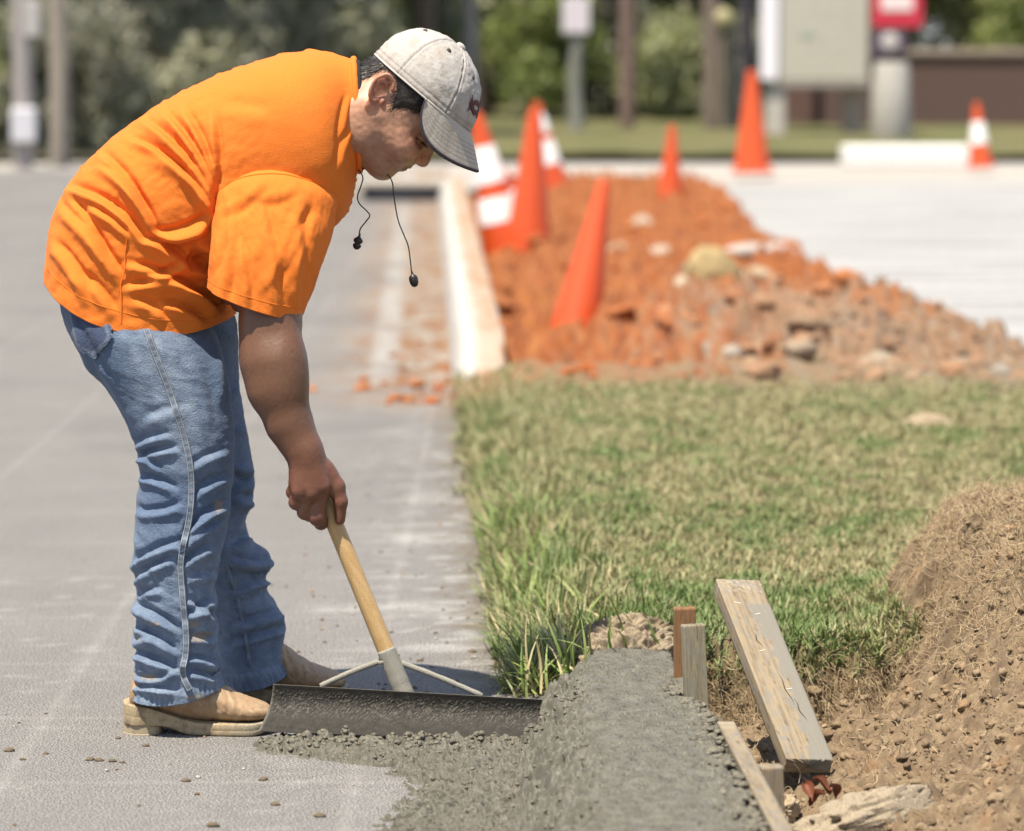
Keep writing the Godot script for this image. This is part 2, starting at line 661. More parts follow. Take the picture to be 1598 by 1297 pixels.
func concrete_h(x: float, z: float) -> float:
	var a := noise_a.get_noise_2d(x * 70.0, z * 60.0)
	var b := noise_b.get_noise_2d(x * 190.0, z * 170.0)
	var c := noise_c.get_noise_2d(x * 600.0, z * 600.0)
	var xl := spill_left(z) + 0.05 * a + 0.02 * b
	var streak := noise_a.get_noise_2d(x * 22.0, z * 150.0)
	var inside := smoothstep(-0.015, 0.07, x - xl)
	if x < 0.0 and z < 6.72:
		inside *= smoothstep(-0.32, 0.12, streak + 2.4 * (x - xl))
	var y := -0.012 + 0.022 * inside
	# the ridge of the kerb
	var foot := -0.035 + 0.03 * a + 0.05 * smoothstep(7.0, 7.4, z)
	var ridge := smoothstep(foot, foot + 0.19, x)
	var h := 0.112 + 0.006 * noise_a.get_noise_2d(x * 20.0, z * 18.0)
	var tail := smoothstep(7.47 - 0.18 * pow(absf(x - 0.22) / 0.2, 2.0), 7.30 - 0.18 * pow(absf(x - 0.22) / 0.2, 2.0), z + 0.012 * b)
	y = maxf(y, -0.012 + (h + 0.012) * ridge * tail)
	# windrow pushed up before the blade
	var row := exp(-pow((z - 6.845) / 0.045, 2)) * smoothstep(-0.51, -0.46, x) * smoothstep(0.10, -0.05, x)
	y += 0.017 * row * (0.7 + 0.5 * noise_c.get_noise_2d(x * 120.0, z * 110.0) + 0.5 * a)
	var lumpy := clampf(1.0 - smoothstep(0.10, 0.17, x) * tail * 0.88 + row, 0.12, 1.0) * smoothstep(0.0, 0.012, y)
	lumpy = maxf(lumpy, 0.8 * smoothstep(0.30, 0.335, x))
	y += lumpy * (0.0095 * noise_c.get_noise_2d(x * 85.0 + 5.0, z * 75.0) + 0.0042 * noise_c.get_noise_2d(x * 190.0, z * 170.0 + 9.0))
	# pits left by stones on the struck surface
	var pit := noise_c.get_noise_2d(x * 230.0 + 7.0, z * 170.0)
	y -= 0.008 * smoothstep(0.26, 0.42, pit) * inside
	y += 0.0004 * c + 0.004 * noise_a.get_noise_2d(x * 90.0, z * 80.0) * ridge
	var edge := kerb_right(z) + 0.008 * b
	if x > edge - 0.02:
		y = minf(y, lerpf(y, -0.03, smoothstep(edge - 0.012, edge + 0.012, x)))
	return y

func road_tint(x: float, z: float, _y: float) -> Color:
	var n := noise_a.get_noise_2d(x * 9.0, z * 4.0)
	var f := noise_b.get_noise_2d(x * 60.0, z * 40.0)
	var c := Color(0.50, 0.477, 0.455) * (1.0 + 0.08 * n + 0.05 * f)
	var d := lawn_edge(z) - x           # metres left of the kerb line
	# old cement along the gutter: smears that run across the road's edge
	var smear := noise_a.get_noise_2d(x * 14.0, z * 30.0)
	var pale := smoothstep(0.15, 0.55, smear + 0.25 * f) * smoothstep(0.50, 0.05, d) * smoothstep(7.4, 7.8, z)
	pale += 1.4 * smoothstep(0.24, 0.16, absf(x + 0.27)) * exp(-pow((z - 8.55 - 0.1 * n) / 0.07, 2)) * (0.7 + 0.9 * f)
	pale += 1.2 * smoothstep(0.12, 0.05, absf(x + 0.15)) * exp(-pow((z - 7.99) / 0.05, 2))
	pale += 1.1 * smoothstep(0.11, 0.04, absf(x + 0.24)) * exp(-pow((z - 9.75) / 0.09, 2)) + 1.3 * smoothstep(0.14, 0.05, absf(x + 0.2)) * exp(-pow((z - 10.6) / 0.14, 2))
	pale += 0.35 * smoothstep(0.0, 0.5, noise_a.get_noise_2d(x * 20.0 + 50.0, z * 46.0)) * smoothstep(0.35, 0.0, absf(x + 0.42)) * smoothstep(7.0, 6.6, z)
	pale += 0.5 * smoothstep(0.34, 0.5, noise_b.get_noise_2d(x * 16.0, z * 70.0)) * smoothstep(-0.7, -1.0, x) * smoothstep(8.4, 8.0, absf(z - 1.0))
	pale += 0.35 * exp(-pow((z - 8.62) / 0.03, 2)) * smoothstep(-0.5, -0.7, x) * (0.5 + f)
	c = c.lerp(Color(0.80, 0.78, 0.74), clampf(pale, 0, 0.9))
	c = c.lerp(Color(0.34, 0.26, 0.165), 0.85 * smoothstep(0.10, -0.02, d + 0.10 * smear - 0.03) * smoothstep(7.4, 7.6, z) * smoothstep(13.8, 13.0, z) * clampf(0.7 + f, 0, 1))
	# clay washed along the new kerb
	var k := far_kerb(z) - x
	if z > 12.5:
		var wash := smoothstep(0.72, 0.25, k) * smoothstep(12.6, 14.2, z)
		var patch := smoothstep(-0.25, 0.25, noise_a.get_noise_2d(x * 16.0 + 4.0, z * 7.0) + 0.35 * f)
		c = c.lerp(Color(0.74, 0.63, 0.51), wash * 0.95)
		c = c.lerp(Color(0.56, 0.27, 0.11), wash * patch * (1.0 if z < 18.0 else 0.85))
		c = c.lerp(Color(0.85, 0.82, 0.77), smoothstep(0.08, 0.02, absf(k - 0.36)) * smoothstep(13.8, 14.5, z) * (0.8 + 0.6 * n))
	# darker film of oil in the wheel tracks
	c = c.lerp(Color(0.37, 0.355, 0.345), 0.5 * smoothstep(0.0, 0.5, noise_a.get_noise_2d(x * 3.0, z * 1.6 + 20.0)) * smoothstep(9.0, 12.0, z))
	return c

func setting() -> void:
	var asphalt := mat(Color.WHITE, 0.9, grain(0.10, 3, 0.42, 1.0, 1024), 1.6, grain(0.08, 3, 0, 1, 1024, true, FastNoiseLite.TYPE_SIMPLEX, 14.0), 1.0)
	asphalt.uv1_scale = Vector3.ONE * 1.6
	var zrows := func(j: int, n: int) -> float: return 5.2 * pow(36.0 / 5.2, float(j) / (n - 1))
	var nx := 190
	var nz := 420
	var pos := PackedVector3Array()
	var col := PackedColorArray()
	for j in nz:
		var z: float = zrows.call(j, nz)
		for i in nx:
			var u := float(i) / (nx - 1)
			var right := 0.345 if z < 13.5 else far_kerb(z) + 0.02
			if z < 7.6:
				right = 0.345
			elif z < 13.5:
				right = lawn_edge(z) + 0.25
			var x := right - 9.5 * pow(u, 1.9)
			pos.append(Vector3(x, 0.0, -z))
			col.append(road_tint(x, z, 0.0))
	kind(obj("road", build(pos, grid_index(nx, nz, false, true), col), asphalt), "structure", "worn grey asphalt road with pale cement smears along its edge")
	# ground to the horizon, a hand below everything else
	var far_ground := mat(srgb(0.16, 0.13, 0.08), 0.95, grain(0.02, 4, 0.7, 1.0), 0.3)
	kind(obj("ground", sheet(-160, 160, 20, -60, 260, 20, func(_x, _z): return -0.16), far_ground), "structure")
	var street := mat(Color.WHITE, 0.9, grain(0.05, 4, 0.8, 1.0), 0.7)
	kind(obj("cross_street", sheet(-40, 40, 60, 31.6, 38.2, 14, func(_x, _z): return -0.004, func(x, z, _y): return Color(0.40, 0.375, 0.34) * (1.0 + 0.12 * noise_a.get_noise_2d(x * 3.0, z * 6.0))), street), "structure", "pale street crossing at the end of the road")
	# lawn and dug ground
	var earth := mat(Color.WHITE, 0.97, grain(0.12, 4, 0.72, 1.0, 512), 5.0, grain(0.2, 4, 0, 1, 512, true, FastNoiseLite.TYPE_SIMPLEX, 7.0), 0.8)
	kind(obj("dug_soil", sheet(-0.14, 2.3, 480, 5.3, 8.3, 600, soil_h, soil_tint), earth), "structure", "tan dug soil with crumbs and roots beside the form board")
	kind(obj("lawn_ground", sheet(-0.5, 5.5, 260, 8.3, 14.3, 150, func(x, z): return lawn_h(x, z) - 0.09 * smoothstep(13.6, 14.2, z) - (0.14 if x < lawn_edge(z) else 0.0) - 0.004 + 0.05 * absf(noise_c.get_noise_2d(x * 26.0, z * 14.0)) * smoothstep(12.6, 13.4, z), func(x, z, _y): return soil_tint(x, z, 0.0).lerp(Color(0.17, 0.15, 0.07), 0.55).lerp(clay_tint(x, maxf(z, 14.0), 0.0).lerp(Color(0.26, 0.20, 0.12), 0.6), smoothstep(12.5, 13.1, z + 0.5 * noise_a.get_noise_2d(x * 8.0, z * 4.0)))), earth), "structure")
	kind(obj("lawn_ground", sheet(2.3, 5.5, 40, 5.3, 8.3, 40, func(_x, _z): return 0.10, func(x, z, _y): return Color(0.17, 0.15, 0.07)), earth), "structure")
	kind(obj("clay_ground", sheet(-0.42, 2.9, 240, 13.35, 31.0, 420, func(x, z): return clay_h(x, z) - 0.35 * smoothstep(0.08, 0.0, x - far_kerb(z)) - 0.3 * smoothstep(0.10, 0.0, z - 13.62 - 0.45 * noise_a.get_noise_2d(x * 7.0, 2.0) - 0.2 * noise_b.get_noise_2d(x * 20.0, 2.0)), clay_tint), earth), "structure", "raw orange clay dug out behind the new kerb")
	var slab := mat(Color.WHITE, 0.85, grain(0.03, 4, 0.86, 1.0, 512), 0.8, grain(0.3, 3, 0, 1, 256, true, FastNoiseLite.TYPE_SIMPLEX, 3.0), 0.4)
	kind(obj("driveway", sheet(1.40, 14.0, 220, 13.4, 32.0, 200, func(x, z): return 0.02 + 0.03 * smoothstep(2.0, 4.0, x) - 0.2 * smoothstep(0.0, -0.08, x - clay_right(z) + 0.02), func(x, z, _y): return Color(0.325, 0.325, 0.32) * (1.0 + 0.38 * noise_a.get_noise_2d(x * 1.5, z * 9.0) + 0.05 * noise_b.get_noise_2d(x * 6.0, z * 24.0))), slab), "structure", "new white concrete driveway")
	kind(obj("far_lawn", sheet(-1.6, 40.0, 140, 38.2, 62.0, 60, func(x, z): return 0.09 + 0.03 * noise_a.get_noise_2d(x * 2.0, z * 2.0), func(x, z, _y): return Color(0.13, 0.15, 0.045).lerp(Color(0.26, 0.21, 0.10), clampf(0.35 + 0.9 * noise_a.get_noise_2d(x * 3.5, z * 5.0), 0, 1))), earth), "structure", "rough grass verge beyond the cross street")
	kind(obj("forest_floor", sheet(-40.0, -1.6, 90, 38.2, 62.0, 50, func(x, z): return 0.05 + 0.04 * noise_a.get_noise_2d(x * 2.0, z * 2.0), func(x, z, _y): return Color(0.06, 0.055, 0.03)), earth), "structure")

func fresh_concrete() -> void:
	var tint := func(x: float, z: float, y: float) -> Color:
		var n := noise_a.get_noise_2d(x * 60.0, z * 50.0)
		var f := noise_c.get_noise_2d(x * 500.0, z * 500.0)
		var c := Color(0.130, 0.124, 0.100).lerp(Color(0.190, 0.182, 0.150), clampf(0.5 + n + 0.4 * f, 0, 1))
		if y < 0.012 and x < 0.05:
			c = c.lerp(Color(0.145, 0.135, 0.105), 0.6)
		return c
	var m := mat(Color.WHITE, 0.44, grain(0.2, 3, 0.72, 1.0, 512), 6.0, grain(0.12, 4, 0, 1, 512, true, FastNoiseLite.TYPE_SIMPLEX, 5.0), 0.28)
	m.metallic_specular = 0.28
	var o := obj("wet_concrete_kerb", sheet(-0.56, 0.42, 380, 5.45, 7.52, 760, concrete_h, tint), m)
	tag(o, "fresh wet grey concrete kerb with a thin spread in front of the rake blade", "concrete")
	# aggregate and splatter
	var r := RandomNumberGenerator.new()
	r.seed = 21
	var xs := []
	var cs := []
	for i in 2600:
		var z := r.randf_range(5.7, 7.1)
		var x := r.randf_range(-0.5, 0.14)
		if i % 3 == 0:
			z = r.randfn(6.85, 0.035)
		var y := concrete_h(x, z)
		if y < 0.006:
			continue
		var s := r.randf_range(0.0015, 0.0052) * (1.35 if i % 3 == 0 else 1.0)
		xs.append(Transform3D(Basis.from_euler(Vector3(r.randf() * 6, r.randf() * 6, r.randf() * 6)).scaled(Vector3(s, s * 0.8, s)), Vector3(x, y - s * 0.35, -z)))
		var k := r.randf_range(0.8, 1.1)
		cs.append(Color(0.20 * k, 0.185 * k, 0.145 * k))
	# crumbs along the board side
	for i in 500:
		var z := r.randf_range(5.6, 7.0)
		var x := kerb_right(z) + r.randfn(-0.012, 0.014)
		var s := r.randf_range(0.003, 0.010)
		xs.append(Transform3D(Basis.from_euler(Vector3(r.randf() * 6, r.randf() * 6, r.randf() * 6)).scaled(Vector3(s, s * 0.7, s)), Vector3(x, concrete_h(x - 0.02, z) - 0.002, -z)))
		var k := r.randf_range(0.75, 1.2)
		cs.append(Color(0.19 * k, 0.175 * k, 0.135 * k))
	var crumbs := scatter("concrete_crumbs", lump(Vector3.ONE, 3.0, 0.8, 12, 9), m, xs, cs, o)
	# the old kerb's broken end, which the fresh concrete meets
	var op := PackedVector3Array()
	var oc := PackedColorArray()
	var nu := 140
	var nv := 90
	for j in nv:
		var v := float(j) / (nv - 1)
		for i in nu:
			var a := TAU * i / nu
			var c := Vector2(signf(cos(a)) * pow(absf(cos(a)), 0.85), signf(sin(a)) * pow(absf(sin(a)), 0.8))
			var grow := sqrt(clampf(1.0 - pow(absf(v * 2.0 - 1.0), 6.0), 0.0, 1.0))
			var p := Vector3(0.235 + c.x * 0.115 * grow, 0.045 + c.y * 0.088 * grow, -(7.36 + 0.24 * v))
			p += Vector3(c.x, c.y, 0.6) * (0.026 * noise_a.get_noise_3d(p.x * 45.0, p.y * 45.0, p.z * 45.0) + 0.010 * noise_c.get_noise_3d(p.x * 260.0, p.y * 260.0, p.z * 260.0) + 0.014 * noise_b.get_noise_3d(p.x * 200.0, p.y * 200.0, p.z * 200.0))
			op.append(p)
			var n := noise_b.get_noise_3d(p.x * 120.0, p.y * 120.0, p.z * 120.0)
			oc.append(Color(0.34, 0.265, 0.175).lerp(Color(0.50, 0.42, 0.31), clampf(0.4 + n, 0, 1)))
	var stone := mat(Color.WHITE, 0.95, grain(0.1, 4, 0.7, 1.0, 512), 6.0, grain(0.2, 4, 0, 1, 512, true, FastNoiseLite.TYPE_SIMPLEX, 7.0), 1.0)
	tag(obj("old_kerb_end", build(op, grid_index(nu, nv, true), oc), stone), "rough tan broken end of the old kerb behind the fresh concrete", "kerb")

func plank_mesh(size: Vector3, cement: float, seed_at: float) -> ArrayMesh:     # long axis y; a worn board with a rounded edge
	var pos := PackedVector3Array()
	var col := PackedColorArray()
	var nv := int(size.y / 0.004) + 2
	var ring := []
	var nx := 26
	for i in nx:
		ring.append(Vector2(lerpf(-0.5, 0.5, float(i) / (nx - 1)), 0.5))
	for i in 6:
		ring.append(Vector2(0.5, lerpf(0.4, -0.4, i / 5.0)))
	for i in nx:
		ring.append(Vector2(lerpf(0.5, -0.5, float(i) / (nx - 1)), -0.5))
	for i in 6:
		ring.append(Vector2(-0.5, lerpf(-0.4, 0.4, i / 5.0)))
	var nu := ring.size()
	for j in nv + 2:
		var v := clampf(float(j - 1) / (nv - 1), 0.0, 1.0)
		var shrink := 0.0 if j == 0 or j == nv + 1 else (0.96 if j == 1 or j == nv else 1.0)
		for i in nu:
			var q: Vector2 = ring[i]
			var p := Vector3(q.x * size.x * shrink, (v - 0.5) * size.y, q.y * size.z * shrink)
			var y := v * size.y
			var g := noise_b.get_noise_3d(q.x * 60.0 + 1.5 * noise_a.get_noise_1d(y * 24.0 + seed_at), y * 12.0 + seed_at, q.y * 10.0 + seed_at)
			p += Vector3(q.x * 0.3, 0, q.y).normalized() * 0.0009 * g
			if j <= 1 or j >= nv:
				p.y += 0.002 * noise_b.get_noise_2d(q.x * 200.0, q.y * 90.0 + seed_at)
			pos.append(p)
			var c := Color(0.315, 0.25, 0.16).lerp(Color(0.21, 0.16, 0.10), smoothstep(-0.1, 0.35, g))
			c = c.lerp(Color(0.24, 0.22, 0.19), 0.85 * smoothstep(0.0, 0.35, noise_a.get_noise_3d(q.x * 30.0, y * 55.0 + seed_at, q.y * 20.0)))
			c = c.lerp(Color(0.10, 0.075, 0.05), 0.8 * smoothstep(0.42, 0.6, noise_b.get_noise_3d(q.x * 80.0 + 3.0, y * 40.0 + seed_at, q.y * 20.0)))
			if cement > 0.0:
				var lim := 0.40 - 0.30 * cement + 0.30 * noise_a.get_noise_2d(y * 34.0 + seed_at, 4.0) + 0.04 * noise_b.get_noise_2d(y * 300.0, q.x * 90.0)
				if q.x > lim and v < 0.86:
					c = c.lerp(Color(0.225, 0.21, 0.175), 0.95)
				if v > 0.93:
					c = c.lerp(Color(0.48, 0.44, 0.36), 0.6 * smoothstep(0.0, 0.4, noise_b.get_noise_2d(q.x * 90.0, y * 200.0)))
			col.append(c)
	return build(pos, grid_index(nu, nv + 2, true), col)

func placed_between(o: Node3D, foot: Vector3, top: Vector3, face: Vector3) -> void:      # y along the board, z (its broad face) towards `face`
	var y := (top - foot).normalized()
	var z := (face - y * face.dot(y)).normalized()
	o.basis = Basis(y.cross(z), y, z)
	o.position = (foot + top) * 0.5

func timber() -> void:
	var wood := mat(Color.WHITE, 0.85, grain(0.06, 4, 0.8, 1.0, 512), 12.0, grain(0.22, 3, 0, 1, 512, true, FastNoiseLite.TYPE_SIMPLEX, 5.0), 0.5)
	# loose board leaning on the bank
	var foot := place(1262, 1196, 6.62)
	var top := place(1149, 914, 7.12)
	var o := obj("leaning_plank", plank_mesh(Vector3(0.089, foot.distance_to(top), 0.030), 1.0, 3.0), wood)
	tag(o, "weathered plank with a cement-smeared edge leaning against the soil bank", "plank")
	placed_between(o, foot, top, Vector3(0.22, 0.62, 0.72))
	# nails and pale scars on it
	for q in [[0.012, 0.17, 0.4], [-0.008, 0.05, 0.25], [0.014, -0.07, 0.3], [-0.02, 0.205, -0.2]]:
		var n := obj("nail_scar", block(Vector3(0.013, 0.0016, 0.0012), 0.0006), mat(srgb(0.62, 0.56, 0.45), 0.7), o)
		n.position = Vector3(q[0], q[1], 0.0154)
		n.rotation.z = q[2]
	for q in [[0.005, -0.02, 0.10], [0.016, -0.1, 0.07], [-0.012, 0.11, 0.05]]:
		var pts := []
		var rr := []
		for k in 12:
			var v := k / 11.0
			pts.append(Vector3(q[0] + 0.006 * v + 0.002 * sin(v * 9.0), q[1] - q[2] * v, 0.0150))
			rr.append(0.0013 * sin(PI * clampf(v, 0.05, 0.95)))
		obj("crack", tube(pts, rr, 5), mat(srgb(0.05, 0.035, 0.025), 0.9), o)
	# stakes behind the form
	var s1 := obj("wooden_stake", plank_mesh(Vector3(0.040, 0.34, 0.02), 0.0, 11.0), wood)
	tag(s1, "reddish wooden stake standing beside the end of the old kerb", "stake", "wooden stakes along the form")
	s1.material_override = wood.duplicate()
	s1.material_override.albedo_color = srgb(0.95, 0.60, 0.36)
	var t1 := place(1068, 948, 6.98)
	placed_between(s1, t1 - Vector3(-0.004, 0.34, 0), t1, Vector3(0.1, 0, 1))
	var s2 := obj("wooden_stake", plank_mesh(Vector3(0.042, 0.36, 0.02), 0.0, 23.0), wood.duplicate())
	s2.material_override.albedo_color = srgb(0.92, 1.0, 1.0)
	tag(s2, "pale grey weathered stake directly in front of the reddish stake", "stake", "wooden stakes along the form")
	var t2 := place(1081, 974, 6.80)
	placed_between(s2, t2 + Vector3(0.016, -0.36, 0.02), t2, Vector3(0.22, 0, 1))
	var s3 := obj("wooden_stake", plank_mesh(Vector3(0.036, 0.26, 0.036), 0.0, 31.0), wood)
	tag(s3, "short square stake driven at the end of the form board", "stake", "wooden stakes along the form")
	var t3 := place(1122, 1166, 6.42)
	placed_between(s3, t3 + Vector3(0.006, -0.26, 0.0), t3, Vector3(-0.35, 0, 1))
	# the form board along the concrete
	var fb := obj("form_board", plank_mesh(Vector3(0.15, 1.35, 0.03), 0.25, 47.0), wood)
	tag(fb, "long form board on edge holding the right side of the wet concrete", "plank")
	var a := Vector3(kerb_right(6.50) + 0.026, 0.042, -6.50)
	var b := Vector3(kerb_right(5.15) + 0.026, 0.042, -5.15)
	placed_between(fb, b, a, Vector3(1, 0, 0))
	fb.basis = Basis((a - b).normalized().cross(Vector3(1, 0, 0)).normalized(), (a - b).normalized(), Vector3(1, 0, 0))
	var s4 := obj("wooden_stake", plank_mesh(Vector3(0.036, 0.24, 0.03), 0.0, 53.0), wood)
	tag(s4, "low stake against the form board with cement on its top", "stake", "wooden stakes along the form")
	placed_between(s4, Vector3(0.438, -0.12, -6.12), Vector3(0.432, 0.105, -6.12), Vector3(0.2, 0, 1))

func rake() -> void:
	var t := thing("concrete_rake", "concrete rake with curved grey steel blade and wooden handle", "rake", Vector3(-0.2, 0, -6.88))
	var base := -t.position
	var steel := mat(Color.WHITE, 0.55, grain(0.09, 4, 0.6, 1.0, 512), 6.0, grain(0.2, 4, 0, 1, 512, true, FastNoiseLite.TYPE_SIMPLEX, 6.0), 0.5)
	steel.metallic_specular = 0.3
	var tl := place(426, 1068, 6.905)
	var tr := place(847, 1092, 6.895)
	var bl := place(403, 1141, 6.865)
	var br := place(832, 1157, 6.855)
	var pos := PackedVector3Array()
	var col := PackedColorArray()
	var nu := 260
	var nv := 40
	for layer in 2:
		for j in nv:
			var v := float(j) / (nv - 1)
			for i in nu:
				var u := float(i) / (nu - 1)
				var top := tl.lerp(tr, u)
				var low := bl.lerp(br, u)
				var p := top.lerp(low, v)
				p.z -= 0.022 * sin(PI * v) - 0.006 * v          # hollow towards the camera
				p.x += 0.006 * sin(PI * v) * (1.0 - u)
				if layer == 1:
					p.z -= 0.0035
				var grit := smoothstep(0.12, 0.5, noise_c.get_noise_2d(u * 900.0, v * 150.0) + 0.3 * noise_b.get_noise_2d(u * 120.0, v * 30.0)) * smoothstep(0.85, 0.45, v) * smoothstep(0.06, 0.2, v)
				if layer == 0:
					p.z += 0.0012 * grit
				pos.append(p)
				var n := noise_a.get_noise_2d(u * 60.0, v * 20.0)
				var c := Color(0.052, 0.048, 0.041) * (1.0 + 0.4 * n)
				c = c.lerp(Color(0.24, 0.225, 0.185), grit * 0.8)
				c = c.lerp(Color(0.22, 0.20, 0.165), smoothstep(0.04, 0.0, v) + smoothstep(0.012, 0.0, u))
				col.append(c)
	var idx := grid_index(nu, nv, false)
	for k in grid_index(nu, nv, false, true):
		idx.append(k + nu * nv)
	for i in nu - 1:
		for row in [0, nv - 1]:
			var p0 = row * nu + i
			var p1 = p0 + nu * nv
			idx.append_array([p0, p0 + 1, p1, p0 + 1, p1 + 1, p1])
	for j in nv - 1:
		for c in [0, nu - 1]:
			var p0 = j * nu + c
			var p1 = p0 + nu * nv
			idx.append_array([p0, p0 + nu, p1, p0 + nu, p1 + nu, p1])
	obj("blade", build(pos, idx, col), steel, t, base)
	# handle: from the upper hand down into the socket
	var wood := mat(Color.WHITE, 0.45, grain(0.05, 4, 0.8, 1.0, 512), 10.0)
	var hand := place(515, 800, 6.957)
	var shoe := place(636, 1096, 6.925)
	var dir := (shoe - hand).normalized()
	var up_end := place(376, 436, 7.10)
	var pts := []
	var rad := []
	for k in 40:
		var v := k / 39.0
		pts.append(up_end.lerp(hand, v / 0.52) if v < 0.52 else hand.lerp(shoe, (v - 0.52) / 0.48 * 0.86))
		rad.append(lerpf(0.0150, 0.0172, v) if k > 0 else 0.012)
	var hm := tube(pts, rad, 20)
	var arr := hm.surface_get_arrays(0)
	var hc := PackedColorArray()
	for p in arr[Mesh.ARRAY_VERTEX]:
		var along: float = (p - hand).dot(dir)
		var g := noise_b.get_noise_3d(p.x * 300.0 + along * 60.0, along * 40.0, p.z * 260.0)
		var c := Color(0.58, 0.40, 0.19).lerp(Color(0.47, 0.29, 0.115), clampf(0.5 + g, 0, 1))
		hc.append(c)
	obj("handle", build(arr[Mesh.ARRAY_VERTEX], arr[Mesh.ARRAY_INDEX], hc), wood, t, base)
	var cem := mat(Color.WHITE, 0.7, grain(0.1, 4, 0.7, 1.0, 512), 8.0, grain(0.2, 4, 0, 1, 256, true, FastNoiseLite.TYPE_SIMPLEX, 6.0), 0.6)
	cem.albedo_color = srgb(0.34, 0.325, 0.275)
	var s0 := hand.lerp(shoe, 0.72)
	var sp := []
	var sr := []
	for k in 24:
		var v := k / 23.0
		sp.append(s0.lerp(shoe, v))
		sr.append(lerpf(0.0178, 0.0192, v) + 0.001 * noise_a.get_noise_1d(v * 60.0))
	# the cement-coated socket starts with a slanting edge
	var sm := tube(sp, sr, 24)
	obj("socket", sm, cem, t, base)
	for e in [[500, 1071, 6.935], [752, 1086, 6.92]]:
		var a := place(606, 1028, 6.945)
		var b := place(e[0], e[1], e[2])
		var bp := []
		var br2 := []
		for k in 20:
			var v := k / 19.0
			bp.append(a.lerp(b, v) + Vector3(0, 0.003 * sin(PI * v) , 0))
			br2.append(0.0055 + 0.0009 * noise_a.get_noise_1d(k * 25.0))
		obj("brace", tube(bp, br2, 10), cem, t, base)
	var ring := []
	var rr := []
	var ax := place(606, 1028, 6.94)
	for k in 25:
		var a := TAU * k / 24.0
		var side_v := dir.cross(Vector3(0, 0, 1)).normalized()
		ring.append(ax + side_v * cos(a) * 0.0195 + Vector3(0, 0, 1) * sin(a) * 0.0195)
		rr.append(0.004)
	obj("collar_ring", tube(ring, rr, 8, false), cem, t, base)

func earphones() -> void:
	var t := thing("earphones", "black earphones dangling on thin wires from the worker's collar", "earphones", place(600, 300, 7.1))
	var base := -t.position
	var black := mat(srgb(0.012, 0.011, 0.012), 0.45)
	var runs := [[[558, 262], [566, 276], [564, 288], [558, 306], [561, 318], [573, 330], [577, 337], [570, 347], [562, 358], [560, 374]], [[584, 262], [604, 272], [612, 284], [614, 300], [617, 322], [622, 346], [630, 366], [637, 384], [640, 404], [643, 432]]]
	for n in 2:
		var pts := []
		var rad := []
		var r: Array = runs[n]
		for k in 60:
			var f := k / 59.0 * (r.size() - 1)
			var i := mini(int(f), r.size() - 2)
			var a := place(r[i][0], r[i][1], 7.10)
			var b := place(r[i + 1][0], r[i + 1][1], 7.10)
			var p0 := place(r[maxi(i - 1, 0)][0], r[maxi(i - 1, 0)][1], 7.10)
			var p3 := place(r[mini(i + 2, r.size() - 1)][0], r[mini(i + 2, r.size() - 1)][1], 7.10)
			pts.append(a.cubic_interpolate(b, p0, p3, f - i))
			rad.append(0.0013)
		obj("wire", tube(pts, rad, 6), black, t, base)
		var p: Vector3 = pts[-1]
		if n == 0:
			var b := obj("earbud", lathe([Vector2(0.0001, -0.019), Vector2(0.005, -0.017), Vector2(0.0082, -0.012), Vector2(0.008, -0.0085), Vector2(0.005, -0.0065), Vector2(0.0088, -0.004), Vector2(0.009, 0.001), Vector2(0.006, 0.004), Vector2(0.0025, 0.007), Vector2(0.0018, 0.013)], 20), black, t, base + p + Vector3(-0.001, -0.001, 0))
			b.rotation.z = -0.25
		else:
			var b := obj("earbud", lathe([Vector2(0.0001, -0.014), Vector2(0.005, -0.0125), Vector2(0.008, -0.007), Vector2(0.0088, 0.0), Vector2(0.008, 0.006), Vector2(0.0055, 0.009), Vector2(0.0026, 0.011), Vector2(0.0018, 0.017)], 20), black, t, base + p + Vector3(0.003, -0.006, 0))
			b.rotation.z = 0.22

# ---------------------------------------------------------------- the worker
const HEAD_K := 0.001225          # metres to one unit of the head's own drawing
var head_at := Vector3.ZERO
var head_f := Vector3(0.765, -0.644, 0)
var head_u := Vector3(0.644, 0.765, 0)

func head_point(f: float, u: float, w: float) -> Vector3:
	return head_at + (head_f * f + head_u * u + Vector3(0, 0, w)) * HEAD_K

func head_from_view(px: float, py: float) -> Vector2:   # side view -> the head's own (forward, up)
	var d := Vector2(px - 662.0, py - 142.0)
	return Vector2(d.x * 0.765 + d.y * 0.644, d.x * 0.644 - d.y * 0.765)

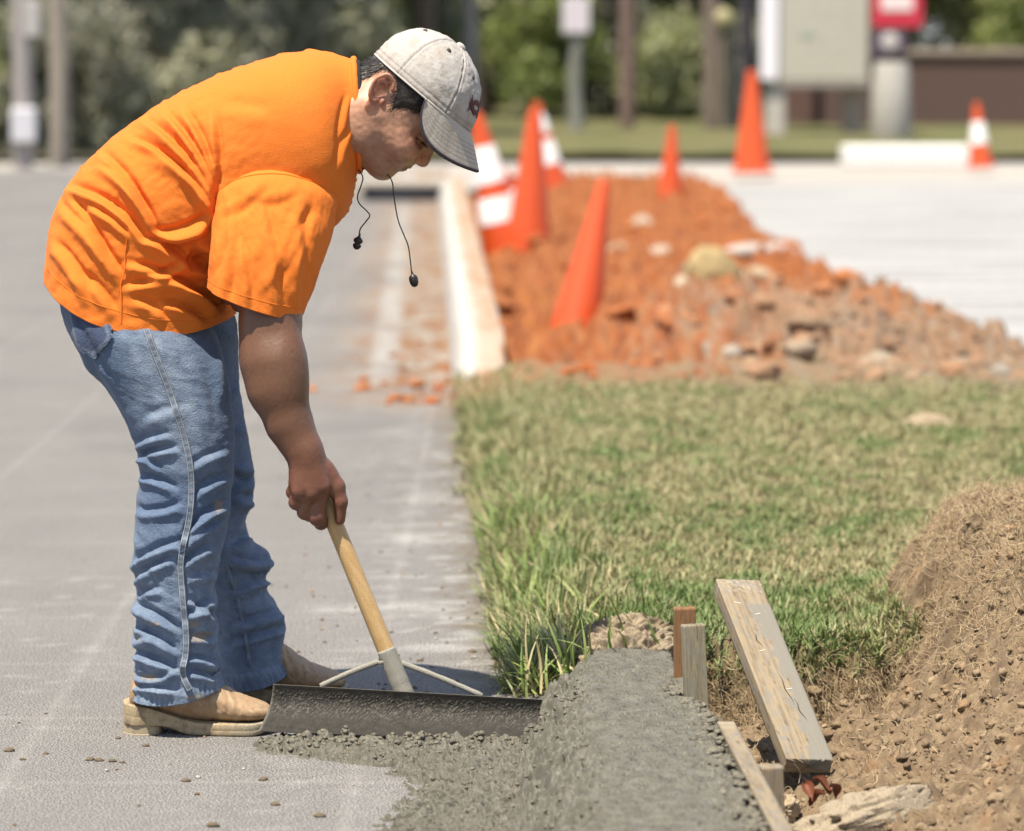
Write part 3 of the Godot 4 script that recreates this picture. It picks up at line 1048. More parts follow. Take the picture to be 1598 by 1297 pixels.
func face_d(p: Vector3, q: Vector3, d0: float) -> float:
	var d := d0
	d = smin(d, ell_d(p, Vector3(26, -132, 0), Vector3(21, 20, 24)), 14.0)                  # chin
	d = smin(d, ell_d(q, Vector3(22, -84, 40), Vector3(25, 18, 19)), 18.0)                  # cheek
	d = smin(d, ell_d(q, Vector3(34, -92, 30), Vector3(20, 20, 20)), 16.0)
	d = smin(d, cap_d(q, Vector3(59, -30, 4), Vector3(40, -39, 46), 11, 8), 9.0)           # brow
	d = smax(d, -ell_d(q, Vector3(60, -56, 42), Vector3(26, 12, 16)), 8.0)                   # eye socket
	d = smin(d, ell_d(q, Vector3(37, -57, 36), Vector3(13, 10.5, 11)), 2.5)                 # eyeball under its lid
	d = smin(d, cap_d(q, Vector3(51, -66, 22), Vector3(30, -63, 47), 3.0, 2.0), 3.0)        # lower lid
	d = smin(d, cap_d(p, Vector3(58, -36, 0), Vector3(66, -74, 0), 8, 9), 9.0)              # nose
	d = smin(d, ell_d(p, Vector3(66, -84, 0), Vector3(12.5, 11, 12)), 7.0)
	d = smin(d, ell_d(q, Vector3(56, -88, 11.5), Vector3(11, 8.5, 8)), 4.0)
	d = smax(d, -ell_d(q, Vector3(60, -96, 7), Vector3(6, 5, 4)), 2.0)                       # nostril
	d = smin(d, ell_d(p, Vector3(43, -105, 0), Vector3(17, 13, 27)), 10.0)                  # mouth
	d = smin(d, ell_d(p, Vector3(50, -104.5, 0), Vector3(8.5, 4.8, 19)), 3.5)
	d = smin(d, ell_d(p, Vector3(47, -114.5, 0), Vector3(9, 5.4, 17)), 3.5)
	d = smax(d, -ell_d(q, Vector3(58, -109.3, 9), Vector3(5.5, 0.9, 17)), 2.0)                # the line of the lips
	d = smax(d, -cap_d(q, Vector3(54, -85, 25), Vector3(36, -106, 42), 2.4, 0.8), 8.0)       # the fold from nose to mouth
	return d

func head_d(p: Vector3) -> float:      # p = (forward, up, towards the near side)
	var w := absf(p.z)
	var q := Vector3(p.x, p.y, w)
	var d := ell_d(p, Vector3(-13, 0, 0), Vector3(78, 76, 69))
	d = smin(d, ell_d(p, Vector3(8, -62, 0), Vector3(56, 76, 60)), 24.0)
	d = smin(d, cap_d(q, Vector3(-46, -72, 48), Vector3(-24, -112, 42), 18, 15), 26.0)
	d = smin(d, cap_d(q, Vector3(-24, -112, 40), Vector3(20, -132, 14), 14, 16), 22.0)      # jaw
	d = smin(d, ell_d(q, Vector3(0, -122, 12), Vector3(36, 26, 28)), 16.0)                  # under the chin
	if p.x > -16.0 and p.y < 0.0:
		d = face_d(p, q, d)
	d = smin(d, cap_d(p, Vector3(-28, -58, 0), Vector3(-100, -160, 0), 61, 72), 26.0)       # neck
	if w < 44.0 or p.x > -14.0:
		return d
	# ear
	var e := Vector3(p.x + 51.0, p.y + 44.0, w)
	var er := Vector2(e.x + e.y * 0.10, e.y)
	var ring := Vector2(er.x / 15.5, (er.y - 6.0) / 23.0)
	var k := ring.length()
	var out_w := 70.0 + 7.0 * smoothstep(12.0, -14.0, e.x)
	var helix := Vector2((k - 1.0) * 17.0, w - out_w - 1.5).length() - 3.0
	helix += smoothstep(1.0, 11.0, er.x) * smoothstep(16.0, 4.0, er.y) * 7.0
	if er.y < -14.0:
		helix += (-14.0 - er.y) * 0.25
	var bowl := maxf((k - 1.0) * 17.0, absf(w - out_w + 8.0) - 3.0)
	var lobe := ell_d(Vector3(er.x, er.y, w), Vector3(1, -24, out_w - 2.0), Vector3(9.5, 10, 5))
	var anti := Vector2((Vector2((er.x + 1.0) / 9.5, (er.y - 2.0) / 15.0).length() - 1.0) * 10.0, w - out_w + 0.5).length() - 2.4
	if er.x > 5.0:
		anti += (er.x - 5.0) * 0.8
	var tragus := ell_d(Vector3(er.x, er.y, w), Vector3(11.5, -8, out_w - 2.0), Vector3(4, 6, 5))
	var ear := smin(smin(smin(helix, bowl, 3.0), smin(lobe, anti, 3.0), 3.0), tragus, 3.0)
	d = smin(d, ear, 3.5)
	return d

func skin_wrinkles(p: Vector3) -> float:
	return 0.55 * noise_pb.get_noise_3d(p.x * 1.8, p.y * 1.8, p.z * 1.8) + 0.8 * noise_pa.get_noise_3d(p.x * 0.7, p.y * 0.7, p.z * 0.7)

func head_tint(q: Vector3) -> Color:    # the skin's own colour, linear
	var w := absf(q.z)
	var c := Color(0.43, 0.235, 0.152)
	var red := smoothstep(34.0, 8.0, Vector2(q.x - 40.0, q.y + 70.0).length()) * 0.35 + smoothstep(20.0, 6.0, Vector2(q.x - 64.0, q.y + 86.0).length()) * 0.5
	c = c.lerp(Color(0.42, 0.17, 0.11), clampf(red, 0, 1))
	var ear := smoothstep(34.0, 20.0, Vector2(q.x + 51.0, q.y + 44.0).length()) * smoothstep(64.0, 70.0, w)
	c = c.lerp(Color(0.29, 0.10, 0.064), ear * 0.7)
	var n := noise_pc.get_noise_3d(q.x * 3.0, q.y * 3.0, q.z * 3.0)
	var beard := smoothstep(-78.0, -108.0, q.y + 0.22 * (q.x - 20.0)) * smoothstep(-50.0, -10.0, q.x)
	beard = maxf(beard, smoothstep(-90.0, -97.0, q.y) * smoothstep(36.0, 42.0, q.x) * 0.9)
	c = c.lerp(Color(0.23, 0.135, 0.098), beard * (0.55 + 0.25 * n))
	var lip := smoothstep(1.25, 0.85, Vector2((q.y + 109.4) / 10.5, w / 23.0).length()) * smoothstep(40.0, 47.0, q.x)
	c = c.lerp(Color(0.25, 0.082, 0.062), lip * 0.85)
	var brow := smoothstep(1.2, 0.7, Vector2((q.y + 37.0 + 0.12 * (w - 25.0)) / 7.0, (w - 27.0) / 18.0).length()) * smoothstep(30.0, 40.0, q.x)
	c = c.lerp(Color(0.028, 0.02, 0.016), brow * clampf(0.75 + 0.6 * n, 0, 1))
	var lash := smoothstep(2.2, 0.9, absf(q.y + 62.0 + 0.06 * (q.x - 40.0))) * smoothstep(23.0, 28.0, q.x) * smoothstep(15.0, 19.0, w) * smoothstep(52.0, 48.0, w)
	c = c.lerp(Color(0.03, 0.018, 0.014), lash)
	var lid := smoothstep(1.3, 0.6, Vector2((q.y + 55.0) / 12.0, (q.x - 38.0) / 15.0).length()) * smoothstep(20.0, 26.0, w)
	c = c.lerp(Color(0.29, 0.135, 0.086), lid * 0.6 * (1.0 - lash))
	return c * (1.0 + 0.16 * n + 0.22 * noise_pa.get_noise_3d(q.x * 1.0, q.y * 1.5, q.z * 1.5))

# hand drawing: x right, y down, z towards the near side, in view units about the grip
func hand_d(p: Vector3) -> float:
	var d := cap_d(p, Vector3(478, 702, 0), Vector3(500, 758, 6), 23.5, 17)
	d = smin(d, cap_d(p, Vector3(478, 704, 0), Vector3(485, 768, 11), 23, 16.5), 9.0)
	d = smin(d, cap_d(p, Vector3(475, 704, 0), Vector3(470, 764, 8), 22, 16), 9.0)
	d = smin(d, cap_d(p, Vector3(474, 708, -3), Vector3(463, 752, -2), 22, 12.5), 9.0)
	d = smin(d, cap_d(p, Vector3(485, 715, -8), Vector3(512, 742, -12), 20, 13), 10.0)      # root of the thumb
	d = smax(d, -cap_d(p, Vector3(478, 780, 24), Vector3(477, 766, 28), 2.0, 1.0), 7.0)
	d = smin(d, cap_d(p, Vector3(503, 764, -4), Vector3(524, 768, -9), 9.5, 9.5), 8.0)      # web of the thumb
	var index := chain_d(p, [Vector3(500, 764, 5), Vector3(495, 807, 3), Vector3(500, 818, -20), Vector3(514, 806, -33)], [13.5, 12.8, 11.2, 9.6], 4.0)
	var middle := chain_d(p, [Vector3(485, 770, 8), Vector3(476, 799, -2), Vector3(482, 806, -24), Vector3(498, 796, -38)], [13.2, 12.4, 11.0, 9.4], 4.0)
	var ring := chain_d(p, [Vector3(471, 766, 5), Vector3(462, 785, -8), Vector3(466, 791, -28), Vector3(481, 782, -42)], [12.6, 11.6, 10.6, 9.0], 4.0)
	var little := chain_d(p, [Vector3(463, 755, -2), Vector3(456, 770, -14), Vector3(460, 776, -32), Vector3(473, 768, -44)], [11.2, 10.2, 9.2, 8.0], 4.0)
	var thumb := chain_d(p, [Vector3(507, 734, -8), Vector3(525, 760, -9), Vector3(531, 784, -8), Vector3(530, 812, -10)], [15.0, 12.8, 11.0, 8.6], 5.0)
	d = smin(d, minf(minf(index, ring), minf(middle, little)), 4.5)
	d = smin(d, thumb, 7.0)
	return d

var grip := Vector3.ZERO
var grip_pull := Vector3.ZERO       # how the drawing of the hand runs away from the camera

func to_hand(p: Vector3) -> Vector3:
	var s := side(p, 6.925)
	return Vector3(s.x, s.y, (p.z + 6.925) / 0.0012)

var arm_joint := []
var arm_chain := []
func arm_d(p: Vector3) -> float:     # the near arm, shoulder to fingertips, metres
	if arm_joint.is_empty():
		arm_joint = [place(424, 345, 7.02), place(422, 500, 6.965), place(425, 565, 6.945), place(431, 606, 6.94), place(452, 662, 6.935), place(468, 694, 6.93), place(478, 712, 6.925), place(412, 545, 6.955), place(447, 585, 6.93)]
		arm_chain = arm_joint.slice(0, 7)
	var d := chain_d(p, arm_chain,
		[0.058, 0.0545, 0.0535, 0.0505, 0.0405, 0.032, 0.0275], 0.022)
	if p.y > 0.57:
		d = smin(d, ell_d(p, arm_joint[7], Vector3(0.039, 0.07, 0.046)), 0.025)
		d = smin(d, ell_d(p, arm_joint[8], Vector3(0.038, 0.085, 0.038)), 0.025)
	if p.y < 0.61:
		d = smin(d, hand_d(to_hand(p)) * 0.0012, 0.012)
	return d - 0.0006 * noise_a.get_noise_3d(p.x * 900.0, p.y * 900.0, p.z * 900.0)

func far_arm_d(p: Vector3) -> float:
	var d := chain_d(p, [place(462, 320, 7.36), place(428, 470, 7.36), place(378, 420, 7.2), place(352, 372, 7.13)], [0.062, 0.05, 0.036, 0.031], 0.03)
	# its fist is the near one's mirror image, further up the handle
	var q := p - far_grip
	q.z = -q.z
	q += grip
	return smin(d, hand_d(to_hand(q)) * 0.0012, 0.012)
var far_grip := Vector3.ZERO

func trunk_d(p: Vector3) -> float:    # what the shirt hides
	var d := chain_d(p, [place(215, 470, 7.18), place(255, 330, 7.18), place(380, 250, 7.18), place(480, 205, 7.17), place(545, 180, 7.14)], [0.13, 0.14, 0.135, 0.085, 0.07], 0.06)
	d = smin(d, cap_d(p, place(440, 268, 7.08), place(460, 268, 7.28), 0.05, 0.05), 0.05)
	d = smin(d, cap_d(p, place(225, 500, 7.1), place(270, 700, 7.07), 0.075, 0.06), 0.05)
	d = smin(d, cap_d(p, place(240, 520, 7.27), place(318, 700, 7.31), 0.06, 0.045), 0.05)
	d = smin(d, cap_d(p, place(280, 700, 7.07), place(275, 1050, 7.03), 0.05, 0.035), 0.03)
	d = smin(d, cap_d(p, place(318, 700, 7.31), place(388, 1030, 7.36), 0.045, 0.035), 0.03)
	return smin(d, cap_d(p, place(430, 318, 7.05), place(424, 380, 7.0), 0.055, 0.06), 0.05)

func person() -> void:
	head_at = place(662, 142, 7.13)
	grip = place(515, 800, 6.957)
	var t := thing("person", "man in an orange t-shirt, blue jeans and pale cap bending over the wet concrete", "person", Vector3(-0.46, 0.0, -7.15))
	var base := -t.position
	# --- body
	var neck_cut := func(p: Vector3) -> float: return head_d(p) + skin_wrinkles(p)
	var head := nets(neck_cut, Vector3(-128, -176, -92), Vector3(92, 96, 92), 2.1, 1.0)
	var col := PackedColorArray()
	for i in head[0].size():
		var q: Vector3 = head[0][i]
		col.append(head_tint(q))
		head[0][i] = head_point(q.x, q.y, q.z)
	var arm := nets(arm_d, Vector3(-0.55, 0.36, -7.03), Vector3(-0.28, 0.885, -6.85), 0.0028, 0.004)
	for p in arm[0]:
		var n := noise_c.get_noise_3d(p.x * 2500.0, p.y * 2500.0, p.z * 2500.0)
		var c := Color(0.130, 0.062, 0.034).lerp(Color(0.150, 0.062, 0.036), smoothstep(0.62, 0.5, p.y))
		var s := to_hand(p)
		for kn in [Vector2(500, 764), Vector2(485, 772), Vector2(471, 768), Vector2(493, 808)]:
			c = c.lerp(Color(0.08, 0.032, 0.022), 0.45 * smoothstep(12.0, 3.0, Vector2(s.x, s.y).distance_to(kn)))
		col.append(c * (1.0 + 0.14 * n + 0.12 * noise_a.get_noise_3d(p.x * 400.0, p.y * 400.0, p.z * 400.0)))
	var pull := place(386, 462, 7.09)
	far_grip = pull
	var far := nets(far_arm_d, Vector3(-0.62, 0.74, -7.46), Vector3(-0.32, 1.02, -6.98), 0.005, 0.01)
	for p in far[0]:
		col.append(Color(0.22, 0.082, 0.045))
	var trunk := nets(trunk_d, Vector3(-0.92, 0.08, -7.5), Vector3(-0.28, 1.25, -6.85), 0.016, 0.02)
	for p in trunk[0]:
		col.append(Color(0.22, 0.082, 0.045))
	var all := joined([head, arm, far, trunk])
	var skin := mat(Color.WHITE, 0.62, null, 160.0, grain(0.09, 3, 0, 1, 512, true, FastNoiseLite.TYPE_SIMPLEX, 5.0), 0.45)
	skin.roughness_texture = grain(0.05, 4, 0.30, 0.95, 512)
	skin.uv1_scale = Vector3.ONE * 30.0
	obj("body", build(all[0], all[1], col), skin, t, base)
	hair(t, base)
	cap(t, base)
	shirt(t, base)
	jeans(t, base)
	boots(t, base)

func poly_d(p: Vector2, v: PackedVector2Array) -> float:
	var d := p.distance_squared_to(v[0])
	var s := 1.0
	var j := v.size() - 1
	for i in v.size():
		var e := v[j] - v[i]
		var w := p - v[i]
		var b := w - e * clampf(w.dot(e) / e.dot(e), 0.0, 1.0)
		d = minf(d, b.length_squared())
		var c1 := p.y >= v[i].y
		var c2 := p.y < v[j].y
		var c3 := e.x * w.y > e.y * w.x
		if (c1 and c2 and c3) or (not c1 and not c2 and not c3):
			s = -s
		j = i
	return s * sqrt(d)

func hair(t: Node3D, base: Vector3) -> void:
	var poly := PackedVector2Array()
	for q in [[600, 66], [560, 76], [544, 96], [546, 136], [564, 128], [580, 119], [593, 109], [612, 112], [621, 124], [620, 146], [612, 172], [630, 166], [652, 173], [664, 178], [676, 160], [690, 150]]:
		poly.append(head_from_view(q[0], q[1]))
	var field := func(p: Vector3) -> float:
		var n := noise_pb.get_noise_3d(p.x * 2.2, p.y * 2.2, p.z * 2.2)
		var edge := poly_d(Vector2(p.x, p.y), poly) - 2.0 * n
		var lift := clampf(-edge * 0.45, 0.0, 5.0) * smoothstep(0.0, -14.0, p.y) - 4.0 * smoothstep(-8.0, 4.0, p.y)
		return maxf(edge, head_d(p) - lift - 1.3 * n - 1.2 * noise_pc.get_noise_3d(p.x * 2.0 + p.y * 3.0, p.y * 1.2 - p.x, p.z * 2.0))
	var h := nets(field, Vector3(-128, -110, -90), Vector3(80, 60, 90), 2.4, 6.0)
	var pos: PackedVector3Array = h[0]
	var strands := PackedVector3Array()
	var sx := PackedInt32Array()
	var r := RandomNumberGenerator.new()
	r.seed = 5
	for s in 9000:
		var p := pos[r.randi() % pos.size()]
		if (p.z < -20.0 and s % 3 > 0) or p.y > -6.0:
			continue
		var out := Vector3((p.x + 16.0) / 84.0, (p.y - 8.0) / 90.0, p.z / 71.0).normalized()
		var run := (Vector3(-0.55, -0.8, 0) + Vector3(r.randfn(), r.randfn(), r.randfn()) * 0.28 + out * 0.25).normalized()
		var len := r.randf_range(5.0, 11.0)
		var across := run.cross(out).normalized() * r.randf_range(0.25, 0.5)
		var b := strands.size()
		for k in 3:
			var q := p + run * len * k * 0.5 + out * (0.8 + 1.6 * k - 0.7 * k * k)
			var ww := across * (1.0 - 0.45 * k)
			var qa := q - ww
			var qb := q + ww
			strands.append(head_point(qa.x, qa.y, qa.z))
			strands.append(head_point(qb.x, qb.y, qb.z))
		for k in 2:
			sx.append_array([b + k * 2, b + k * 2 + 1, b + k * 2 + 2, b + k * 2 + 1, b + k * 2 + 3, b + k * 2 + 2])
	for i in pos.size():
		pos[i] = head_point(pos[i].x, pos[i].y, pos[i].z)
	var all := joined([[pos, h[1]], [strands, sx]])
	var m := mat(srgb(0.022, 0.018, 0.016), 0.48)
	obj("hair", build(all[0], all[1]), m, t, base)

func crown_point(a: float, s: float) -> Vector3:     # a round the head (0 = front), s 0 at the band, 1 at the top
	var up := s * PI * 0.5
	var c := pow(cos(up), 0.93)
	var f := 95.0 * cos(a) * c
	if cos(a) > 0.0:
		f -= 5.0 * sin(2.0 * up) * cos(a)
	var u := 91.0 * pow(sin(up), 0.95)
	var w := 80.0 * sin(a) * c
	f -= 7.0 * sin(up)
	var n := noise_pa.get_noise_3d(f * 0.9, u * 0.9, w * 0.9)
	var k := 1.0 + 0.012 * n
	return Vector3(f * k, u * k - 2.0, w * k)

func cap(t: Node3D, base: Vector3) -> void:
	var cloth := mat(Color.WHITE, 0.85, grain(0.035, 4, 0.86, 1.0, 512), 9.0, grain(0.35, 2, 0, 1, 256, true, FastNoiseLite.TYPE_VALUE, 3.0), 0.5)
	var pos := PackedVector3Array()
	var col := PackedColorArray()
	var nu := 288
	var nv := 120
	for j in nv:
		var s := lerpf(-0.06, 1.0, float(j) / (nv - 1))
		for i in nu:
			var a := TAU * i / nu
			var p := crown_point(a, maxf(s, 0.0))
			if s < 0.0:
				p.y += s * 60.0
			var sec := fposmod(a / (TAU / 6.0), 1.0)          # six panels, a seam at the front
			var dist := minf(sec, 1.0 - sec) * TAU / 6.0 * maxf(cos(maxf(s, 0.0) * PI * 0.5), 0.02) * 88.0
			var out := Vector3(p.x, p.y * 0.8, p.z).normalized()
			var g := -1.5 * exp(-dist * dist / 1.3) + 0.7 * exp(-(dist - 3.2) * (dist - 3.2) / 2.5)
			var band := s * 91.0 * 1.4
			g += 0.9 * exp(-pow(band - 1.0, 2) / 3.0) - 1.0 * exp(-pow(band - 5.0, 2) / 1.5)
			var back := cos(a - PI)
			g += 2.2 * noise_pa.get_noise_3d(p.x * 0.35, p.y * 1.2 + p.x * 0.5, p.z * 0.8) * smoothstep(0.02, 0.2, s) * (0.5 + 0.5 * (1.0 - back))
			p += out * g
			pos.append(head_point(p.x, p.y, p.z))
			var c := Color(0.43, 0.41, 0.385)
			var dirt := smoothstep(0.0, 0.6, noise_pa.get_noise_3d(p.x * 0.6, p.y * 0.6, p.z * 0.6) + 0.25 * noise_pb.get_noise_3d(p.x * 2.0, p.y * 2.0, p.z * 2.0))
			c = c.lerp(Color(0.35, 0.30, 0.25), 0.6 * dirt)
			c = c.lerp(Color(0.22, 0.18, 0.15), 0.6 * exp(-pow(band - 2.0, 2) / 40.0) * (0.6 + 0.6 * noise_pb.get_noise_3d(p.x, p.y, p.z)))
			c = c.lerp(Color(0.22, 0.20, 0.19), 0.65 * exp(-dist * dist / 1.0))
			col.append(c)
	var crown := obj("crown", build(pos, grid_index(nu, nv, true), col), cloth, t, base)
	crown.name = "cap_crown"
	# eyelets, button
	for e in [[0.62, 0.52], [-0.62, 0.52], [1.66, 0.62], [-1.66, 0.62], [2.7, 0.6]]:
		var p := crown_point(e[0], e[1])
		var n := Vector3(p.x, p.y, p.z).normalized()
		var o := obj("eyelet", lathe([Vector2(0.001, 0.0015), Vector2(0.0026, 0.002), Vector2(0.004, 0.0012), Vector2(0.0044, -0.001)], 14), mat(srgb(0.06, 0.045, 0.04), 0.8), crown)
		o.position = head_point(p.x, p.y, p.z) + (head_f * n.x + head_u * n.y + Vector3(0, 0, n.z)) * 0.0006
		o.basis = Basis(Quaternion(Vector3.UP, (head_f * n.x + head_u * n.y + Vector3(0, 0, n.z)).normalized()))
	var b := obj("button", lathe([Vector2(0.0105, -0.002), Vector2(0.0105, 0.002), Vector2(0.008, 0.005), Vector2(0.004, 0.0065), Vector2(0.0001, 0.007)], 20), mat(srgb(0.36, 0.33, 0.31), 0.85), crown)
	b.position = head_point(0, 89, 0) - Vector3(0, 0, 0)
	b.basis = Basis(Quaternion(Vector3.UP, (head_u + head_f * 0.1).normalized()))
	# band edge: a cord along the lower edge
	var pts := []
	var rad := []
	for i in 97:
		var a := TAU * i / 96.0
		var p := crown_point(a, 0.0) * 1.004 + Vector3(0, -3.5, 0)
		pts.append(head_point(p.x, p.y, p.z))
		rad.append(0.0017)
	obj("edge_cord", tube(pts, rad, 8, false), mat(srgb(0.44, 0.41, 0.38), 0.8), crown)
	# brim: s along its length, a across; arched over the brow
	var bp := PackedVector3Array()
	var bc := PackedColorArray()
	var nb := 120
	var ns := 64
	for layer in 2:
		for j in ns:
			var s := float(j) / (ns - 1)
			for i in nb:
				var a := lerpf(-1.455, 1.455, float(i) / (nb - 1))
				bp.append(brim_point(a, s, layer))
				var c := Color(0.47, 0.44, 0.39)
				var line := fposmod(s * 9.0, 1.0)
				if s > 0.3 and layer == 0:
					c = c.lerp(Color(0.26, 0.22, 0.17), 0.65 * exp(-pow((line - 0.5) * 6.0, 2)))
				c = c.lerp(Color(0.40, 0.33, 0.26), 0.6 * smoothstep(0.1, 0.7, noise_pa.get_noise_3d(a * 60.0, s * 60.0, 3.0) + 0.3 * noise_pb.get_noise_2d(a * 120.0, s * 90.0)))
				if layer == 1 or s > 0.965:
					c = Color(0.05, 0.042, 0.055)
				bc.append(c)
	var bi := grid_index(nb, ns, false)
	for k in grid_index(nb, ns, false, true):
		bi.append(k + nb * ns)
	for e in [[0, 1], [1, 0]]:
		pass
	for i in nb - 1:      # the front edge, closed
		var p0 := (ns - 1) * nb + i
		var p1 := p0 + nb * ns
		bi.append_array([p0, p0 + 1, p1, p0 + 1, p1 + 1, p1])
	for j in ns - 1:
		for sd in [0, nb - 1]:
			var p0 = j * nb + sd
			var p1 = p0 + nb * ns
			bi.append_array([p0, p0 + nb, p1, p0 + nb, p1 + nb, p1])
	var brim := obj("brim", build(bp, bi, bc), cloth, crown)
	brim.position = Vector3.ZERO
	# mark on the front: two crossing horseshoe strokes, one up and one down
	var mk := mat(srgb(0.075, 0.022, 0.025), 0.75)
	var emblem_pos := PackedVector3Array()
	var emblem_idx := PackedInt32Array()
	for sgn in [-1.0, 1.0]:
		var n := 22
		var b0 := emblem_pos.size()
		for k in n:
			var q := lerpf(-1.25, 1.25, float(k) / (n - 1))
			var x := 25.0 * q / 1.25
			var y: float = sgn * (15.0 - 23.0 * cos(q * 0.95))
			var wide := 3.6 + 3.4 * (q / 1.25) * (q / 1.25)
			for e in [-1.0, 1.0]:
				for lift in [0.4, 2.0]:
					var yy: float = y + e * wide
					var a: float = 0.36 + x / 88.0
					var s: float = 0.235 + yy / 150.0
					var p := crown_point(a, s)
					p += Vector3(p.x, p.y * 0.8, p.z).normalized() * (lift - 0.1)
					emblem_pos.append(head_point(p.x, p.y, p.z))
		for k in n - 1:
			var a0 := b0 + k * 4
			emblem_idx.append_array([a0 + 1, a0 + 3, a0 + 5, a0 + 3, a0 + 7, a0 + 5, a0, a0 + 1, a0 + 4, a0 + 1, a0 + 5, a0 + 4, a0 + 2, a0 + 6, a0 + 3, a0 + 3, a0 + 6, a0 + 7])
	obj("emblem", build(emblem_pos, emblem_idx), mk, crown)

func brim_point(a: float, s: float, layer: int) -> Vector3:
	# a: across, radians round the crown; s: outwards
	var root := crown_point(a, 0.0)
	var taper := pow(maxf(1.0 - pow(absf(a) / 1.46, 4.0), 0.0), 0.8)
	var du := -(38.0 + 27.0 * a * a) * taper
	var df := 51.0 * cos(a * 1.02) * pow(taper, 0.7)
	var f := root.x + df * s
	var u := root.y - 1.0 + du * pow(s, 1.12)
	var w := root.z + 5.0 * sin(a) * s
	if layer == 1:
		u -= 3.2
		f -= 1.5
	return head_point(f, u, w)

func shirt(t: Node3D, base: Vector3) -> void:
	var fm := fold_map(50, 60, 600, 560)
	for q in [
		[337, 300, 331, 180, 4, 7, 6], [336, 312, 284, 176, 12, 7, 8], [335, 322, 252, 180, 16, 7, 9], [334, 332, 216, 192, 20, 8, 9],
		[334, 340, 198, 220, 22, 7, 8], [226, 330, 150, 246, 10, 8, 8], [246, 372, 152, 264, 16, 8, 9], [225, 376, 95, 300, 18, 9, 9],
		[205, 372, 138, 326, 6, 7, 7], [196, 446, 84, 326, 10, 10, 7], [168, 410, 100, 312, 8, 9, 6], [140, 470, 76, 384, 8, 10, 6],
		[300, 424, 222, 374, 8, 8, 9], [290, 408, 232, 432, -10, 7, 7], [322, 476, 204, 414, 10, 8, 8], [306, 452, 200, 452, 8, 8, 6],
		[380, 468, 296, 420, 8, 9, 10], [333, 340, 248, 368, -10, 9, 9], [338, 496, 280, 452, 8, 8, 8], [318, 506, 250, 476, 6, 8, 6],
		[330, 370, 255, 386, -8, 12, -8], [330, 410, 300, 400, 0, 16, -12], [260, 500, 210, 470, 5, 9, 5], [180, 490, 120, 430, 6, 10, 5],
		[300, 290, 236, 250, 6, 9, 4], [420, 190, 350, 180, 3, 16, 2], [545, 150, 535, 230, 3, 5, 3], [548, 200, 530, 268, 3, 5, 4]]:
		fold(fm, q[0], q[1], q[2], q[3], q[4], q[5], q[6] * 1.6)
	var rough := func(p: Vector3, s: float, a: float) -> float:
		var h := 0.003 * noise_a.get_noise_3d(p.x * 42.0 + p.y * 30.0, p.y * 70.0 - p.x * 30.0, p.z * 45.0)
		h += 0.0005 * noise_b.get_noise_3d(p.x * 120.0, p.y * 120.0, p.z * 120.0)
		var calm := smoothstep(0.50, 0.25, s)
		h *= 1.0 - 0.8 * calm
		if sin(a) < 0.0:
			h += 0.007 * noise_a.get_noise_3d(p.x * 60.0, p.y * 90.0, p.z * 50.0)
		return h
	# from the neck down to the hem
	var keys := [
		[0.0, 552, 94, 560, 266, 7.135, 0.079, 0, 2.0], [0.35, 536, 88, 556, 276, 7.14, 0.092, 0, 2.0], [1.0, 490, 80, 551, 306, 7.15, 0.15, 0, 2.1], [1.7, 440, 85, 538, 336, 7.16, 0.185, 0, 2.3],
		[2.4, 385, 101, 512, 362, 7.17, 0.192, 0, 2.3], [3.2, 300, 135, 462, 384, 7.18, 0.19, 0, 2.2], [4.1, 222, 180, 412, 398, 7.18, 0.19, 0, 2.2], [5.0, 150, 238, 378, 414, 7.18, 0.194, 0, 2.2],
		[5.8, 104, 294, 360, 434, 7.18, 0.196, 4, 2.2], [6.5, 82, 345, 358, 458, 7.18, 0.198, 14, 2.25], [7.1, 74, 394, 362, 480, 7.18, 0.198, 28, 2.3], [7.65, 71, 434, 366, 492, 7.18, 0.2, 46, 2.3]]
	var l := loft(keys, 380, 250, fm, rough)
	var cloth := mat(srgb(0.73, 0.178, 0.014), 0.92, grain(0.06, 3, 0.88, 1.0, 512), 9.0, grain(0.42, 2, 0, 1, 256, true, FastNoiseLite.TYPE_VALUE, 4.0), 0.35)
	cloth.rim_enabled = true
	cloth.rim = 0.25
	cloth.rim_tint = 0.8
	var s := obj("shirt", loft_mesh(l), cloth, t, base)
	# sleeves
	var fs := fold_map(290, 240, 580, 520)
	for q in [[352, 470, 366, 300, 6, 9, 4], [438, 486, 400, 285, 8, 10, 4], [392, 474, 372, 360, 6, 8, 3.5], [420, 440, 478, 300, 10, 11, 4], [462, 470, 470, 330, 6, 9, 3.5], [345, 330, 420, 276, 6, 9, 3], [400, 300, 470, 285, 8, 10, 2.5], [500, 330, 460, 420, 6, 10, 4], [336, 420, 352, 360, 2, 8, 3]]:
		fold(fs, q[0], q[1], q[2], q[3], q[4], q[5], q[6] * 1.3)
	var rs := func(p: Vector3, q: float, a: float) -> float:
		return (0.004 * noise_a.get_noise_3d(p.x * 80.0, p.y * 34.0, p.z * 60.0) + 0.0005 * noise_b.get_noise_3d(p.x * 120.0, p.y * 80.0, p.z * 120.0)) * smoothstep(0.0, 0.2, q)
	var sk := [[0.0, 345, 290, 518, 296, 7.06, 0.05, -44, 2.0], [0.25, 337, 296, 525, 302, 7.05, 0.078, -30, 2.1], [1.0, 332, 330, 523, 345, 7.025, 0.092, -10, 2.2], [2.0, 329, 374, 507, 400, 7.0, 0.096, 0, 2.2], [3.0, 326, 416, 489, 452, 6.99, 0.094, 2, 2.2], [3.9, 324, 449, 470, 498, 6.985, 0.092, 4, 2.2]]
	var ls := loft(sk, 220, 130, fs, rs)
	var sleeve := obj("sleeve", loft_mesh(ls), cloth, s)
